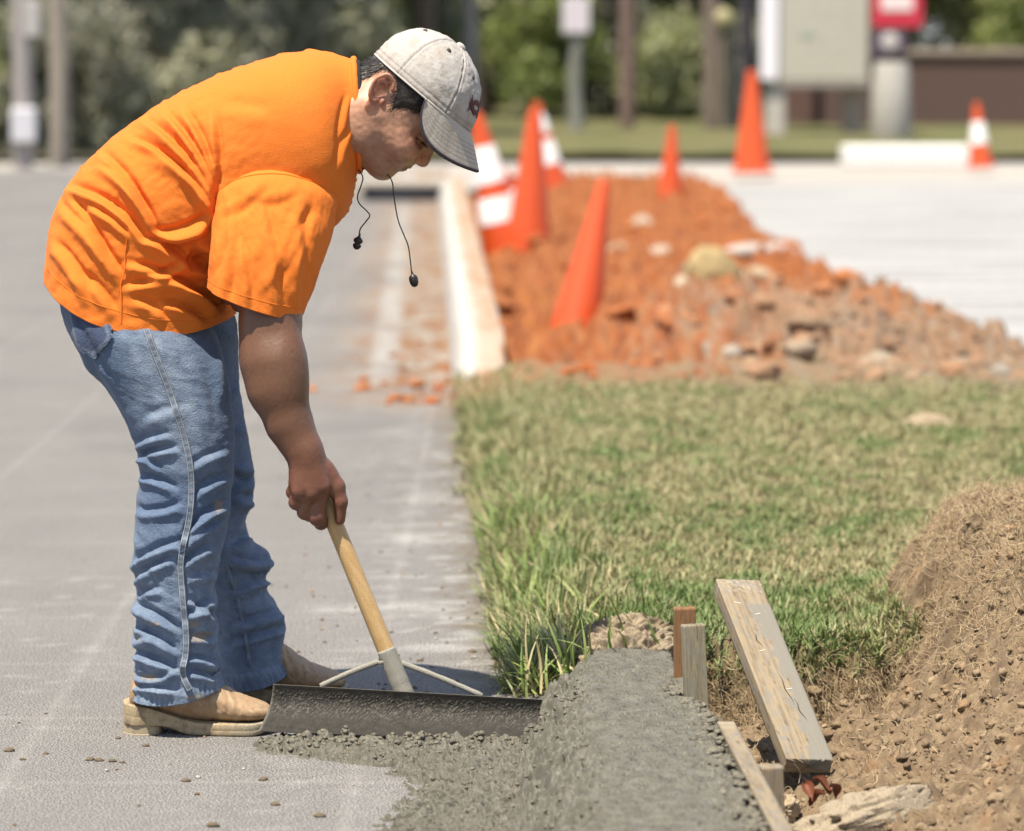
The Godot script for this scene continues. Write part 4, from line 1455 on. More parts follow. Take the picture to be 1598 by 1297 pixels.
	var fk := [[0.0, 380, 250, 530, 270, 7.32, 0.04, -30, 2.0], [1.0, 372, 310, 522, 330, 7.36, 0.1, 0, 2.2], [2.0, 372, 360, 505, 385, 7.38, 0.1, 0, 2.2], [3.0, 370, 400, 488, 432, 7.39, 0.095, 0, 2.2], [3.6, 368, 425, 470, 462, 7.39, 0.09, 0, 2.2]]
	var lf := loft(fk, 100, 60, {}, rs)
	obj("sleeve", loft_mesh(lf), cloth, s)
	# seams
	var seam := mat(srgb(0.62, 0.15, 0.006), 0.95)
	var row := func(q: Dictionary, j: int, a0: float, a1: float, lift: float, rad: float) -> ArrayMesh:
		var pts := []
		var rr := []
		var n := 90
		for k in n:
			var a := lerpf(a0, a1, float(k) / (n - 1))
			var i := a / TAU * float(q.nu)
			var i0 := int(floor(i)) % int(q.nu)
			var p: Vector3 = (q.pos[j * q.nu + i0] as Vector3).lerp(q.pos[j * q.nu + (i0 + 1) % int(q.nu)], i - floor(i))
			pts.append(p + (p - q.mids[j]).normalized() * lift)
			rr.append(rad)
		return tube(pts, rr, 6)
	obj("sleeve_seam", row.call(ls, 8, 0.12, 3.05, 0.0002, 0.0016), seam, sleeve)
	obj("hem_stitch", row.call(ls, 115, 0.02, 3.12, -0.0002, 0.0009), seam, sleeve)
	obj("hem_stitch", row.call(l, 236, 0.02, 3.12, -0.0003, 0.001), seam, s)
	# side seam down to the hem
	var pts := []
	for q in [[206, 372], [203, 392], [199, 414], [197, 440], [196, 470], [196, 498]]:
		pts.append(on_loft(l, q[0], q[1], 0.0003))
	obj("side_seam", tube(pts, [0.0012, 0.0012, 0.0012, 0.0012, 0.0012, 0.0012], 6), seam, s)
	# ribbed collar of two turns, and the dark neckband of the undershirt inside it
	for ring in [[0.0, 0.0062, 1.0, 0], [0.006, 0.0052, 0.97, 0], [-0.0075, 0.0058, 0.93, 1]]:
		var cp := []
		var cr := []
		for k in 73:
			var a := TAU * k / 72.0
			var b := place(552, 92, 7.135)
			var f := place(561, 267, 7.135)
			var mid := (b + f) * 0.5
			var half := (f - b) * 0.5
			var fwd := Vector3(-half.y, half.x, 0).normalized()
			cp.append(mid + half * cos(a) * float(ring[2]) + Vector3(0, 0, 0.079 * sin(a) * float(ring[2])) - fwd * float(ring[0]) + fwd * 0.004 * sin(a) * sin(a) + fwd * 0.0015 * noise_a.get_noise_1d(k * 9.0))
			cr.append(ring[1])
		if ring[3] == 1:
			obj("undershirt_neckband", tube(cp, cr, 8, false), mat(srgb(0.012, 0.012, 0.014), 0.9), t, base)
		else:
			obj("collar", tube(cp, cr, 10, false), cloth, s)

func denim() -> StandardMaterial3D:
	var m := mat(Color.WHITE, 0.88, grain(0.11, 3, 0.62, 1.0, 512), 7.0, grain(0.45, 2, 0, 1, 256, true, FastNoiseLite.TYPE_VALUE, 6.0), 0.6)
	m.rim_enabled = true
	m.rim = 0.15
	return m

func jeans_tint(p: Vector3, worn: float) -> Color:
	var s := side(p)
	var c := Color(0.110, 0.172, 0.295)
	var n := noise_a.get_noise_3d(p.x * 90.0, p.y * 60.0, p.z * 90.0)
	var f := noise_b.get_noise_3d(p.x * 260.0, p.y * 500.0, p.z * 260.0)
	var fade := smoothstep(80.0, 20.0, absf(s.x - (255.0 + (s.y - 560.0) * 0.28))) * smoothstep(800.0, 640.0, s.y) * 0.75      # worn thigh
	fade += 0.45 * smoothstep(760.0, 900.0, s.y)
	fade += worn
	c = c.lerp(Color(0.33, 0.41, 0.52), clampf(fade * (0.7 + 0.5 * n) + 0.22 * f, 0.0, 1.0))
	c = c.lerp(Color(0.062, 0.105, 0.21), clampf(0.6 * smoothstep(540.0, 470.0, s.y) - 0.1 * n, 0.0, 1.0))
	return c * (1.0 + 0.10 * n)

func trace(l: Dictionary, line: Array, n: int, lift: float) -> Array:      # a smooth run of points on a near surface
	var raw := []
	for k in n:
		var f := float(k) / (n - 1) * (line.size() - 1)
		var i := mini(int(f), line.size() - 2)
		var a := Vector2(line[i][0], line[i][1])
		var b := Vector2(line[i + 1][0], line[i + 1][1])
		var p0 := Vector2(line[maxi(i - 1, 0)][0], line[maxi(i - 1, 0)][1])
		var p3 := Vector2(line[mini(i + 2, line.size() - 1)][0], line[mini(i + 2, line.size() - 1)][1])
		var q := a.cubic_interpolate(b, p0, p3, f - i)
		var on := on_loft(l, q.x, q.y, 0.0)
		raw.append(Vector3(place(q.x, q.y, -on.z).x, place(q.x, q.y, -on.z).y, on.z))
	var out := []
	for k in n:
		var sum := Vector3.ZERO
		for d in range(-2, 3):
			sum += raw[clampi(k + d, 0, n - 1)]
		sum /= 5.0
		sum.z = maxf(sum.z, (raw[k] as Vector3).z) + lift
		out.append(sum)
	return out

func jeans(t: Node3D, base: Vector3) -> void:
	var m := denim()
	var near_keys := [
		[0.0, 108, 405, 325, 430, 7.18, 0.15, 0, 2.3], [60.0, 94, 462, 334, 490, 7.17, 0.172, 0, 2.3], [115.0, 108, 516, 338, 520, 7.14, 0.168, 0, 2.25], [170.0, 136, 566, 350, 566, 7.095, 0.128, 0, 2.2],
		[215.0, 167, 608, 359, 604, 7.08, 0.112, 0, 2.15], [260.0, 194, 654, 364, 648, 7.07, 0.106, 0, 2.1], [300.0, 212, 696, 367, 690, 7.065, 0.1, 0, 2.1], [332.0, 217, 728, 366, 722, 7.06, 0.097, 0, 2.1],
		[352.0, 219, 748, 364, 744, 7.06, 0.094, 0, 2.1], [380.0, 214, 778, 360, 774, 7.055, 0.092, 0, 2.1], [410.0, 213, 806, 359, 802, 7.05, 0.09, 0, 2.1], [440.0, 210, 836, 352, 832, 7.045, 0.09, 0, 2.1],
		[468.0, 208, 868, 345, 862, 7.04, 0.088, 0, 2.1], [486.0, 207, 888, 341, 880, 7.04, 0.088, 0, 2.1], [500.0, 212, 904, 339, 896, 7.035, 0.086, 0, 2.1], [520.0, 215, 924, 336, 914, 7.035, 0.086, 0, 2.1], [540.0, 210, 944, 338, 934, 7.03, 0.086, 0, 2.1],
		[566.0, 214, 970, 336, 960, 7.03, 0.086, 0, 2.1], [592.0, 209, 996, 340, 984, 7.025, 0.085, 2, 2.1], [615.0, 213, 1020, 338, 1008, 7.025, 0.085, 4, 2.1], [640.0, 209, 1046, 342, 1032, 7.02, 0.085, 6, 2.1], [662.0, 211, 1070, 341, 1054, 7.02, 0.086, 8, 2.1], [682.0, 206, 1089, 347, 1070, 7.02, 0.088, 9, 2.1]]
	var fm := fold_map(80, 440, 500, 1110)
	for q in [
		[285, 698, 217, 722, 6, 8, 8], [272, 676, 214, 700, 5, 8, 7], [280, 762, 216, 748, 6, 8, 8], [292, 784, 213, 800, -5, 9, 7], [296, 842, 208, 886, 8, 9, 11], [280, 866, 210, 912, 6, 8, 8],
		[358, 706, 306, 728, 4, 9, 6], [362, 744, 312, 772, 5, 9, 8], [358, 788, 298, 836, 8, 9, 11], [352, 812, 286, 858, 6, 8, 7], [338, 850, 292, 878, 4, 8, 8], [286, 980, 206, 944, 8, 9, 11],
		[280, 1008, 210, 976, 6, 8, 9], [336, 974, 292, 926, 6, 8, 8], [340, 930, 296, 952, -5, 8, 8], [286, 1040, 208, 1018, 6, 8, 10], [284, 1036, 212, 1052, -6, 7, 8], [340, 1036, 292, 1018, 5, 7, 8], [342, 1058, 296, 1040, 4, 7, 7],
		[280, 1066, 208, 1070, 5, 6, 7], [262, 914, 222, 930, 3, 8, 6], [240, 620, 200, 520, 5, 11, 4], [212, 690, 128, 520, -16, 9, 5], [180, 600, 118, 500, -6, 9, 4], [344, 640, 336, 524, 4, 8, 5], [330, 660, 300, 560, 6, 10, 3],
		[256, 730, 214, 712, 3, 7, 5], [350, 900, 300, 896, 3, 8, 5], [290, 640, 230, 660, 5, 11, 3.5], [340, 1000, 296, 986, 4, 7, 7], [250, 990, 212, 1000, 3, 7, 5]]:
		fold(fm, q[0], q[1], q[2], q[3], q[4], q[5] * 0.9, q[6] * 1.25)
	var rough := func(p: Vector3, s: float, a: float) -> float:
		var low := smoothstep(0.42, 0.75, s)
		var h := (0.0018 + 0.0030 * low) * noise_a.get_noise_3d(p.x * 28.0, p.y * 78.0 + 3.0 * sin(a) + p.x * 25.0, p.z * 28.0)
		h += 0.0008 * noise_b.get_noise_3d(p.x * 90.0, p.y * 150.0, p.z * 90.0)
		if s > 0.965:
			h += 0.0018 + 0.0016 * sin(a * 44.0 + 2.0 * sin(a * 7.0)) * smoothstep(0.965, 0.98, s)
		return h * (0.25 if s < 0.05 else 1.0)
	var near := loft(near_keys, 200, 300, fm, rough)
	var far_keys := [
		[0.0, 140, 420, 335, 430, 7.19, 0.14, 0, 2.3], [70.0, 160, 495, 366, 495, 7.22, 0.15, 0, 2.3], [130.0, 195, 550, 372, 550, 7.27, 0.12, 0, 2.2], [190.0, 220, 610, 374, 606, 7.285, 0.108, 0, 2.1], [240.0, 238, 660, 382, 655, 7.295, 0.1, 0, 2.1], [290.0, 246, 710, 391, 704, 7.305, 0.096, 0, 2.1],
		[330.0, 256, 750, 397, 746, 7.31, 0.094, 0, 2.1], [370.0, 266, 790, 393, 786, 7.315, 0.09, 0, 2.1], [405.0, 272, 826, 384, 820, 7.32, 0.088, 0, 2.1], [428.0, 280, 850, 392, 842, 7.325, 0.088, 0, 2.1], [450.0, 290, 874, 420, 864, 7.33, 0.088, 0, 2.1], [466.0, 294, 890, 424, 882, 7.335, 0.087, 0, 2.1],
		[482.0, 300, 908, 414, 900, 7.34, 0.086, 0, 2.1], [505.0, 304, 930, 418, 922, 7.345, 0.086, 0, 2.1], [528.0, 312, 952, 430, 944, 7.35, 0.086, 0, 2.1], [550.0, 318, 974, 442, 966, 7.355, 0.086, 0, 2.1], [575.0, 326, 1000, 444, 990, 7.36, 0.086, 0, 2.1], [596.0, 334, 1022, 442, 1012, 7.36, 0.086, 2, 2.1], [618.0, 340, 1046, 446, 1030, 7.36, 0.086, 5, 2.1], [640.0, 347, 1068, 454, 1046, 7.36, 0.087, 10, 2.1]]
	var ff := fold_map(230, 440, 480, 1110)
	for q in [[345, 742, 420, 764, 6, 8, 7], [416, 846, 348, 800, 8, 9, 9], [424, 872, 350, 880, 6, 8, 9], [430, 906, 346, 898, -6, 8, 8], [442, 940, 344, 956, 6, 9, 9], [440, 966, 350, 930, 6, 8, 7], [446, 1000, 350, 1012, 6, 8, 9], [444, 1022, 348, 1040, 5, 7, 8], [380, 620, 340, 640, 5, 9, 6], [392, 700, 350, 690, 5, 9, 5], [372, 560, 342, 520, 3, 9, 5], [394, 780, 352, 790, 4, 8, 6]]:
		fold(ff, q[0], q[1], q[2], q[3], q[4], q[5], q[6] * 1.35)
	var far := loft(far_keys, 150, 240, ff, rough)
	var pos := PackedVector3Array()
	var idx := PackedInt32Array()
	var col := PackedColorArray()
	for l in [near, far]:
		var n := pos.size()
		pos.append_array(l.pos)
		for i in grid_index(l.nu, l.rows, true):
			idx.append(i + n)
		for k in l.pos.size():
			var p: Vector3 = l.pos[k]
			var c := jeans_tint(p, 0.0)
			var s: float = float(k / int(l.nu)) / l.nv
			if s > 0.955:
				c = c.lerp(Color(0.30, 0.37, 0.47), 0.5 * (0.5 + 0.5 * sin(float(k % int(l.nu)) * 1.4)))
			if l == near:
				var q := side(p)
				for d in [[318, 982, 17, 8], [306, 962, 12, 6], [345, 784, 7, 10], [240, 1043, 16, 5], [222, 985, 6, 4], [312, 1072, 14, 5], [250, 960, 8, 4]]:      # dried cement
					var e := Vector2((q.x - d[0]) / d[2], (q.y - d[1]) / d[3]).length() + 0.8 * noise_pb.get_noise_2d(q.x * 5.0, q.y * 5.0)
					c = c.lerp(Color(0.36, 0.30, 0.22), 0.85 * smoothstep(1.1, 0.6, e))
			col.append(c)
	var j := obj("jeans", build(pos, idx, col), m, t, base)
	# the flat-felled side seam with its two rows of stitches
	var line := [[228, 512], [237, 538], [247, 564], [258, 592], [268, 620], [277, 648], [285, 672], [291, 696], [296, 720], [299, 745], [299, 770], [297, 798], [293, 822], [288, 842], [284, 862], [282, 884], [283, 906], [285, 930], [287, 955], [290, 980], [291, 1004], [289, 1026], [285, 1044], [288, 1060], [297, 1078]]
	var n := 150
	var pts := trace(near, line, n, 0.0026)
	var sm := denim()
	sm.albedo_color = srgb(0.21, 0.27, 0.35)
	var sc := PackedColorArray()
	for k in n:
		for e in 4:
			var w := 0.5 + 0.5 * sin(k * 2.3) + 0.4 * noise_b.get_noise_1d(k * 13.0)
			sc.append(Color(0.12, 0.17, 0.26).lerp(Color(0.27, 0.33, 0.41), clampf(w, 0, 1)))
	var rb := ribbon(pts, 0.0125, 0.0012)
	var arr := rb.surface_get_arrays(0)
	var strip := obj("side_seam", build(arr[Mesh.ARRAY_VERTEX], arr[Mesh.ARRAY_INDEX], sc), m, j)
	for off in [-0.0046, 0.0046]:
		var sp := []
		var sr := []
		for k in n:
			var d: Vector3 = (pts[mini(k + 1, n - 1)] - pts[maxi(k - 1, 0)])
			sp.append(pts[k] + Vector3(-d.y, d.x, 0).normalized() * off + Vector3(0, 0, 0.0018))
			sr.append(0.0007)
		obj("stitching", tube(sp, sr, 5), mat(srgb(0.30, 0.31, 0.32), 0.9), strip)
	# the far leg's seam
	var fl := trace(far, [[352, 870], [358, 894], [366, 918], [373, 944], [378, 968], [383, 992], [387, 1016], [391, 1040], [396, 1062]], 60, 0.003)
	obj("side_seam", ribbon(fl, 0.006, 0.0012), sm, j)
	# back pocket
	var pp := PackedVector3Array()
	var pc := PackedColorArray()
	var np := 26
	for b in np:
		for a in np:
			var u := float(a) / (np - 1)
			var v := float(b) / (np - 1)
			var top := Vector2(94, 462).lerp(Vector2(172, 486), u)
			var foot := Vector2(116, 538).lerp(Vector2(184, 518), u) + Vector2(0, 30.0 * (1.0 - absf(u - 0.5) * 2.0))
			var q := top.lerp(foot, v)
			pp.append(on_loft(near, q.x, q.y, 0.0056) + Vector3(-0.0012, 0.0005, 0))
			var edge := minf(minf(u, 1.0 - u), 1.0 - v)
			pc.append(Color(0.055, 0.090, 0.175).lerp(Color(0.26, 0.32, 0.42), smoothstep(0.04, 0.0, absf(edge - 0.10)) * 0.9 + (0.7 if edge < 0.03 else 0.0)))
	var pocket := obj("back_pocket", build(pp, grid_index(np, np, false), pc), m, j)
	pocket.set_meta("label", "dark back pocket with pale stitched edge")

func boot(parent: Node3D, base: Vector3, heel: Vector3, dark: float) -> void:
	# own axes: x from heel to toe, z across; heel's back lower edge at x 0
	var leather := mat(Color.WHITE, 0.62, grain(0.05, 4, 0.78, 1.0, 512), 14.0, grain(0.16, 4, 0, 1, 512, true, FastNoiseLite.TYPE_SIMPLEX, 5.0), 0.5)
	var k := 0.00121
	var nu := 72
	var nv := 130
	var pos := PackedVector3Array()
	var col := PackedColorArray()
	# [x, bottom y, top y, half width]  in view units
	var keys := [[10, 44, 52, 6], [11, 42, 66, 20], [14, 40, 82, 28], [24, 36, 110, 33], [50, 32, 120, 35], [90, 22, 116, 36], [130, 18, 96, 38], [158, 18, 74, 42], [180, 18, 60, 45], [200, 19, 52, 46], [215, 20, 47, 42], [226, 22, 42, 33], [233, 24, 36, 20], [236, 26, 32, 6]]
	for j in nv:
		var x := lerpf(10, 236, float(j) / (nv - 1))
		var lo := 0.0
		var hi := 0.0
		var hw := 0.0
		for i in keys.size() - 1:
			if x >= keys[i][0] and x <= keys[i + 1][0]:
				lo = spline(keys, x, 1)
				hi = spline(keys, x, 2)
				hw = spline(keys, x, 3)
		for i in nu:
			var a := TAU * i / nu
			var ca := signf(cos(a)) * pow(absf(cos(a)), 0.8)
			var sa := signf(sin(a)) * pow(absf(sin(a)), 0.85)
			var up := (lo + hi) * 0.5 + (hi - lo) * 0.5 * sa
			var squeeze := 1.0 - 0.42 * smoothstep(60.0, 112.0, up)
			var p := Vector3(x, up, hw * ca * squeeze)
			var crease := 0.0
			if x > 105.0 and x < 200.0 and sa > -0.3:
				crease = 1.5 * sin((x - 0.35 * absf(p.z) + 7.0 * noise_pa.get_noise_2d(p.z * 1.2, x * 0.8)) * 0.36) * smoothstep(105.0, 130.0, x) * smoothstep(200.0, 175.0, x) * (0.6 + noise_pa.get_noise_3d(x * 1.5, up * 1.5, p.z))
			var n := Vector3(0, sa, ca).normalized()
			p += n * (crease + 0.8 * noise_pa.get_noise_3d(x * 2.0, up * 2.0, p.z * 2.0))
			pos.append(p * k)
			var c := Color(0.40, 0.265, 0.15)
			c = c.lerp(Color(0.30, 0.165, 0.08), 0.7 * smoothstep(0.05, 0.5, noise_pa.get_noise_3d(x * 1.2, up * 1.4, p.z * 1.2) + 0.25 - (up - lo) / 90.0))
			c = c.lerp(Color(0.50, 0.38, 0.25), 0.7 * smoothstep(0.0, 0.5, noise_pb.get_noise_3d(x, up, p.z) + crease * 0.2))
			if absf(x - 57.0) < 1.2 and up > 32.0:
				c = c * 0.3
			col.append(c.lerp(Color(0.12, 0.07, 0.055), dark))
	var root := Node3D.new()
	root.name = "boot" if parent.get_node_or_null("boot") == null else "boot_001"
	parent.add_child(root, true)
	root.position = base + heel
	obj("upper", build(pos, grid_index(nu, nv, true), col), leather, root)
	# sole: outline in plan, thick edge; raised in the arch, with a block heel
	var rubber := mat(Color.WHITE, 0.75, grain(0.03, 4, 0.75, 1.0, 512), 12.0)
	var outline := func(x: float, side_sign: float) -> float:
		var w := [[0, 8], [3, 22], [12, 33], [40, 38], [80, 37], [120, 40], [165, 48], [195, 50], [215, 46], [229, 35], [238, 20], [242, 4]]
		return side_sign * spline(w, x, 1)
	var sp := PackedVector3Array()
	var sc := PackedColorArray()
	var rows := 90
	for j in rows:
		var x := 242.0 * (0.5 - 0.5 * cos(PI * j / (rows - 1)))
		var lo := lerpf(14.0, 0.0, smoothstep(60.0, 112.0, x)) + 9.0 * smoothstep(200.0, 242.0, x)
		if x < 60.0:
			lo = 14.0 + 0.0
		var hi := lerpf(50.0 - x * 0.12, 20.0, smoothstep(30.0, 140.0, x)) + 4.0 * smoothstep(200.0, 242.0, x)
		lo = maxf(lo, hi - 34.0)
		var w: float = outline.call(x, 1.0)
		var ring := [Vector2(-w + 2, lo), Vector2(-w, lo + 3), Vector2(-w, (lo + hi) * 0.5 - 1), Vector2(-w + 1.2, (lo + hi) * 0.5), Vector2(-w, (lo + hi) * 0.5 + 1), Vector2(-w, hi - 2), Vector2(-w + 2, hi), Vector2(w - 2, hi), Vector2(w, hi - 2), Vector2(w, (lo + hi) * 0.5 + 1), Vector2(w - 1.2, (lo + hi) * 0.5), Vector2(w, (lo + hi) * 0.5 - 1), Vector2(w, lo + 3), Vector2(w - 2, lo)]
		for r in ring:
			sp.append(Vector3(x, r.y, r.x) * k)
			var n := noise_pa.get_noise_3d(x * 1.4, r.y * 2.5, r.x)
			var c := Color(0.43, 0.34, 0.21).lerp(Color(0.27, 0.20, 0.12), smoothstep(0.0, 0.5, n))
			c = c.lerp(Color(0.33, 0.32, 0.26), 0.7 * smoothstep(150.0, 230.0, x + 30.0 * n))
			sc.append(c.lerp(Color(0.09, 0.06, 0.05), dark))
	obj("sole", build(sp, grid_index(14, rows, true), sc), rubber, root)
	var hp := PackedVector3Array()
	var hc := PackedColorArray()
	for lv in [[0.5, 0.0], [2.5, -1.0], [30.0, 2.0], [31.0, 4.0]]:
		for q in 40:
			var a := TAU * q / 40.0
			var x: float = 31.0 - 31.0 * signf(cos(a)) * pow(absf(cos(a)), 0.55) + (31.0 - lv[0]) * -0.16 + 4.0
			var z: float = 36.5 * signf(sin(a)) * pow(absf(sin(a)), 0.5) * (1.0 if x > 25.0 else 0.75 + 0.25 * x / 25.0)
			hp.append(Vector3(x, lv[0], z) * k)
			hc.append(Color(0.40, 0.33, 0.22).lerp(Color(0.24, 0.19, 0.12), smoothstep(0.0, 0.5, noise_pa.get_noise_3d(x * 2.0, lv[0] * 2.0, z))).lerp(Color(0.09, 0.06, 0.05), dark))
	var hi2 := grid_index(40, 4, true)
	var mid := hp.size()
	hp.append(Vector3(33, 0.5, 0) * k)
	hc.append(Color(0.2, 0.17, 0.12))
	for q in 40:
		hi2.append_array([mid, q, (q + 1) % 40])
	obj("heel", build(hp, hi2, hc), rubber, root)
	# pull-on shaft, inside the trouser leg
	var shaft := []
	for q in [[0.034, 0.1], [0.040, 0.13], [0.042, 0.16]]:
		shaft.append(Vector2(q[0], q[1]))
	var sh := obj("shaft", lathe(shaft, 24), mat(srgb(0.33, 0.21, 0.12), 0.6), root)
	sh.position = Vector3(0.078, 0, 0)

func boots(t: Node3D, base: Vector3) -> void:
	var a := ground_at(192, 1144, 0.0)
	boot(t, base, Vector3(a.x, 0.0, -7.02), 0.0)
	boot(t, base, Vector3(a.x + 0.122, 0.0, -7.365), 0.0)

func blade_mesh(bend: float, width: float) -> ArrayMesh:      # one blade of grass, one unit tall
	var pos := PackedVector3Array()
	var idx := PackedInt32Array()
	for k in 5:
		var v := k / 4.0
		var w := width * (1.0 - v * v * 0.9) * (0.7 + 0.6 * v if v < 0.5 else 1.0)
		var p := Vector3(0, v - 0.25 * bend * v * v, bend * v * v)
		pos.append(p + Vector3(-w, 0, 0))
		pos.append(p + Vector3(w, 0, 0))
	for k in 4:
		idx.append_array([k * 2, k * 2 + 1, k * 2 + 2, k * 2 + 1, k * 2 + 3, k * 2 + 2])
	return build(pos, idx)

func grass() -> void:
	var m := StandardMaterial3D.new()
	m.vertex_color_use_as_albedo = true
	m.roughness = 0.6
	m.cull_mode = BaseMaterial3D.CULL_DISABLED
	m.backlight_enabled = true
	m.backlight = Color(0.5, 0.5, 0.4)
	var r := RandomNumberGenerator.new()
	r.seed = 77
	var sets := [[], [], []]
	var cols := [[], [], []]
	var total := 0
	for i in 620000:
		var z := 7.28 + 6.9 * pow(r.randf(), 1.35)
		var x := r.randf_range(-0.42, 0.30 + 0.27 * z)
		var e := lawn_edge(z) + 0.055 + 0.06 * noise_a.get_noise_1d(z * 14.0 + 90.0) + 0.04 * noise_b.get_noise_1d(z * 40.0)
		var over := x - e
		if over < -0.05 or (over < 0.0 and r.randf() < 0.6):
			continue
		if z < 8.3:
			if bank(x, z) < 0.55:
				continue
			if x > 0.70 and soil_h(x, z) - lawn_h(x, z) > 0.05:
				continue
			if x > 0.09 and x < 0.37 and z < 7.62:
				continue
		if z > 13.5 + 1.0 * noise_a.get_noise_2d(x * 9.0, 5.0) - 0.25 * smoothstep(1.0, 2.4, x) or r.randf() < smoothstep(11.6, 13.9, z + 1.2 * noise_a.get_noise_2d(x * 6.0, z * 3.0)) * 0.85:
			continue
		var dry := clampf(0.55 + 0.9 * noise_a.get_noise_2d(x * 13.0, z * 7.0) + 0.7 * noise_a.get_noise_2d(x * 4.0 + 11.0, z * 2.4) + 0.5 * noise_b.get_noise_2d(x * 30.0, z * 16.0) + 0.22 * smoothstep(8.6, 10.5, z) - 0.34 * smoothstep(8.6, 7.6, z) - 0.15 * smoothstep(0.5, 0.0, over) , 0.0, 1.0)
		if noise_a.get_noise_2d(x * 22.0 + 30.0, z * 12.0) > 0.25 and r.randf() < 0.85:
			continue
		var h := r.randf_range(0.011, 0.030)
		h *= 1.0 + 1.6 * smoothstep(0.30, 0.05, over) * (0.7 + noise_a.get_noise_2d(z * 30.0, x * 20.0))
		h *= 1.0 + 0.25 * smoothstep(8.4, 7.6, z)
		if r.randf() < 0.012:
			h *= 1.7
		var kind_at := r.randi() % 3
		var yaw := r.randf() * TAU
		var lean := r.randfn(0.0, 0.38)
		var b := Basis(Vector3.UP, yaw) * Basis(Vector3.RIGHT, lean)
		if over < 0.12:
			b = Basis(Vector3(0, 0, 1), 0.4 * smoothstep(0.12, -0.04, over)) * b
		var wide := r.randf_range(0.8, 1.5) * (1.0 + 0.25 * smoothstep(9.0, 13.0, z))
		b = b.scaled_local(Vector3(wide * 0.046, h, h))
		var y := (soil_h(x, z) if z < 8.3 else lawn_h(x, z) - 0.004) - 0.004
		if over < 0.02:
			y = maxf(y, 0.0)
		sets[kind_at].append(Transform3D(b, Vector3(x, y, -z)))
		var c: Color
		var q := r.randf()
		if q < dry * 0.72:
			c = Color(0.43, 0.385, 0.22).lerp(Color(0.31, 0.26, 0.125), r.randf())
		else:
			c = Color(0.085, 0.150, 0.036).lerp(Color(0.215, 0.275, 0.09), r.randf()).lerp(Color(0.28, 0.28, 0.135), dry * 0.7)
		cols[kind_at].append(c * r.randf_range(0.68, 1.05))
		total += 1
	var names_at := ["grass", "grass", "grass"]
	for k in 3:
		var o := scatter(names_at[k], blade_mesh([0.35, 0.7, 1.05][k], 0.042), m, sets[k], cols[k])
		o.set_meta("label", "patchy green and straw lawn grass beside the road")
	# tall weeds at the edge: broad blades that stand out one by one
	var tall := []
	var tc := []
	for i in 420:
		var z := 7.3 + 2.6 * pow(r.randf(), 1.6)
		var x := lawn_edge(z) + 0.03 + absf(r.randfn(0.0, 0.09))
		var h := r.randf_range(0.07, 0.15)
		var b := Basis(Vector3.UP, r.randf() * TAU) * Basis(Vector3.RIGHT, r.randfn(0.0, 0.5))
		b = Basis(Vector3(0, 0, 1), r.randf_range(-0.15, 0.65)) * b
		b = b.scaled_local(Vector3(0.10, h, h))
		tall.append(Transform3D(b, Vector3(x, maxf(lawn_h(x, z) - 0.01, 0.0), -z)))
		tc.append(Color(0.10, 0.18, 0.035).lerp(Color(0.24, 0.28, 0.08), r.randf()) if r.randf() < 0.75 else Color(0.42, 0.36, 0.2))
	for q in [[912, 892, 8.1, 0.10], [936, 893, 8.1, 0.13], [926, 892, 8.1, 0.06]]:
		var p := place(q[0], q[1], q[2])
		tall.append(Transform3D(Basis(Vector3.UP, 0.4).scaled_local(Vector3(0.13, q[3], q[3] * 0.2)), Vector3(p.x, lawn_h(p.x, q[2]), -q[2])))
		tc.append(Color(0.20, 0.27, 0.12))
	scatter("tall_weeds", blade_mesh(0.55, 0.035), m, tall, tc).set_meta("label", "taller weed blades along the lawn's edge")

func fibre_mesh(seed_at: float) -> ArrayMesh:
	var pts := []
	var rad := []
	for k in 7:
		var v := k / 6.0
		pts.append(Vector3(0.18 * sin(v * 5.0 + seed_at), v, 0.2 * sin(v * 4.0 + seed_at * 2.0)))
		rad.append(0.02 * (1.0 - 0.6 * v))
	return tube(pts, rad, 4, false)

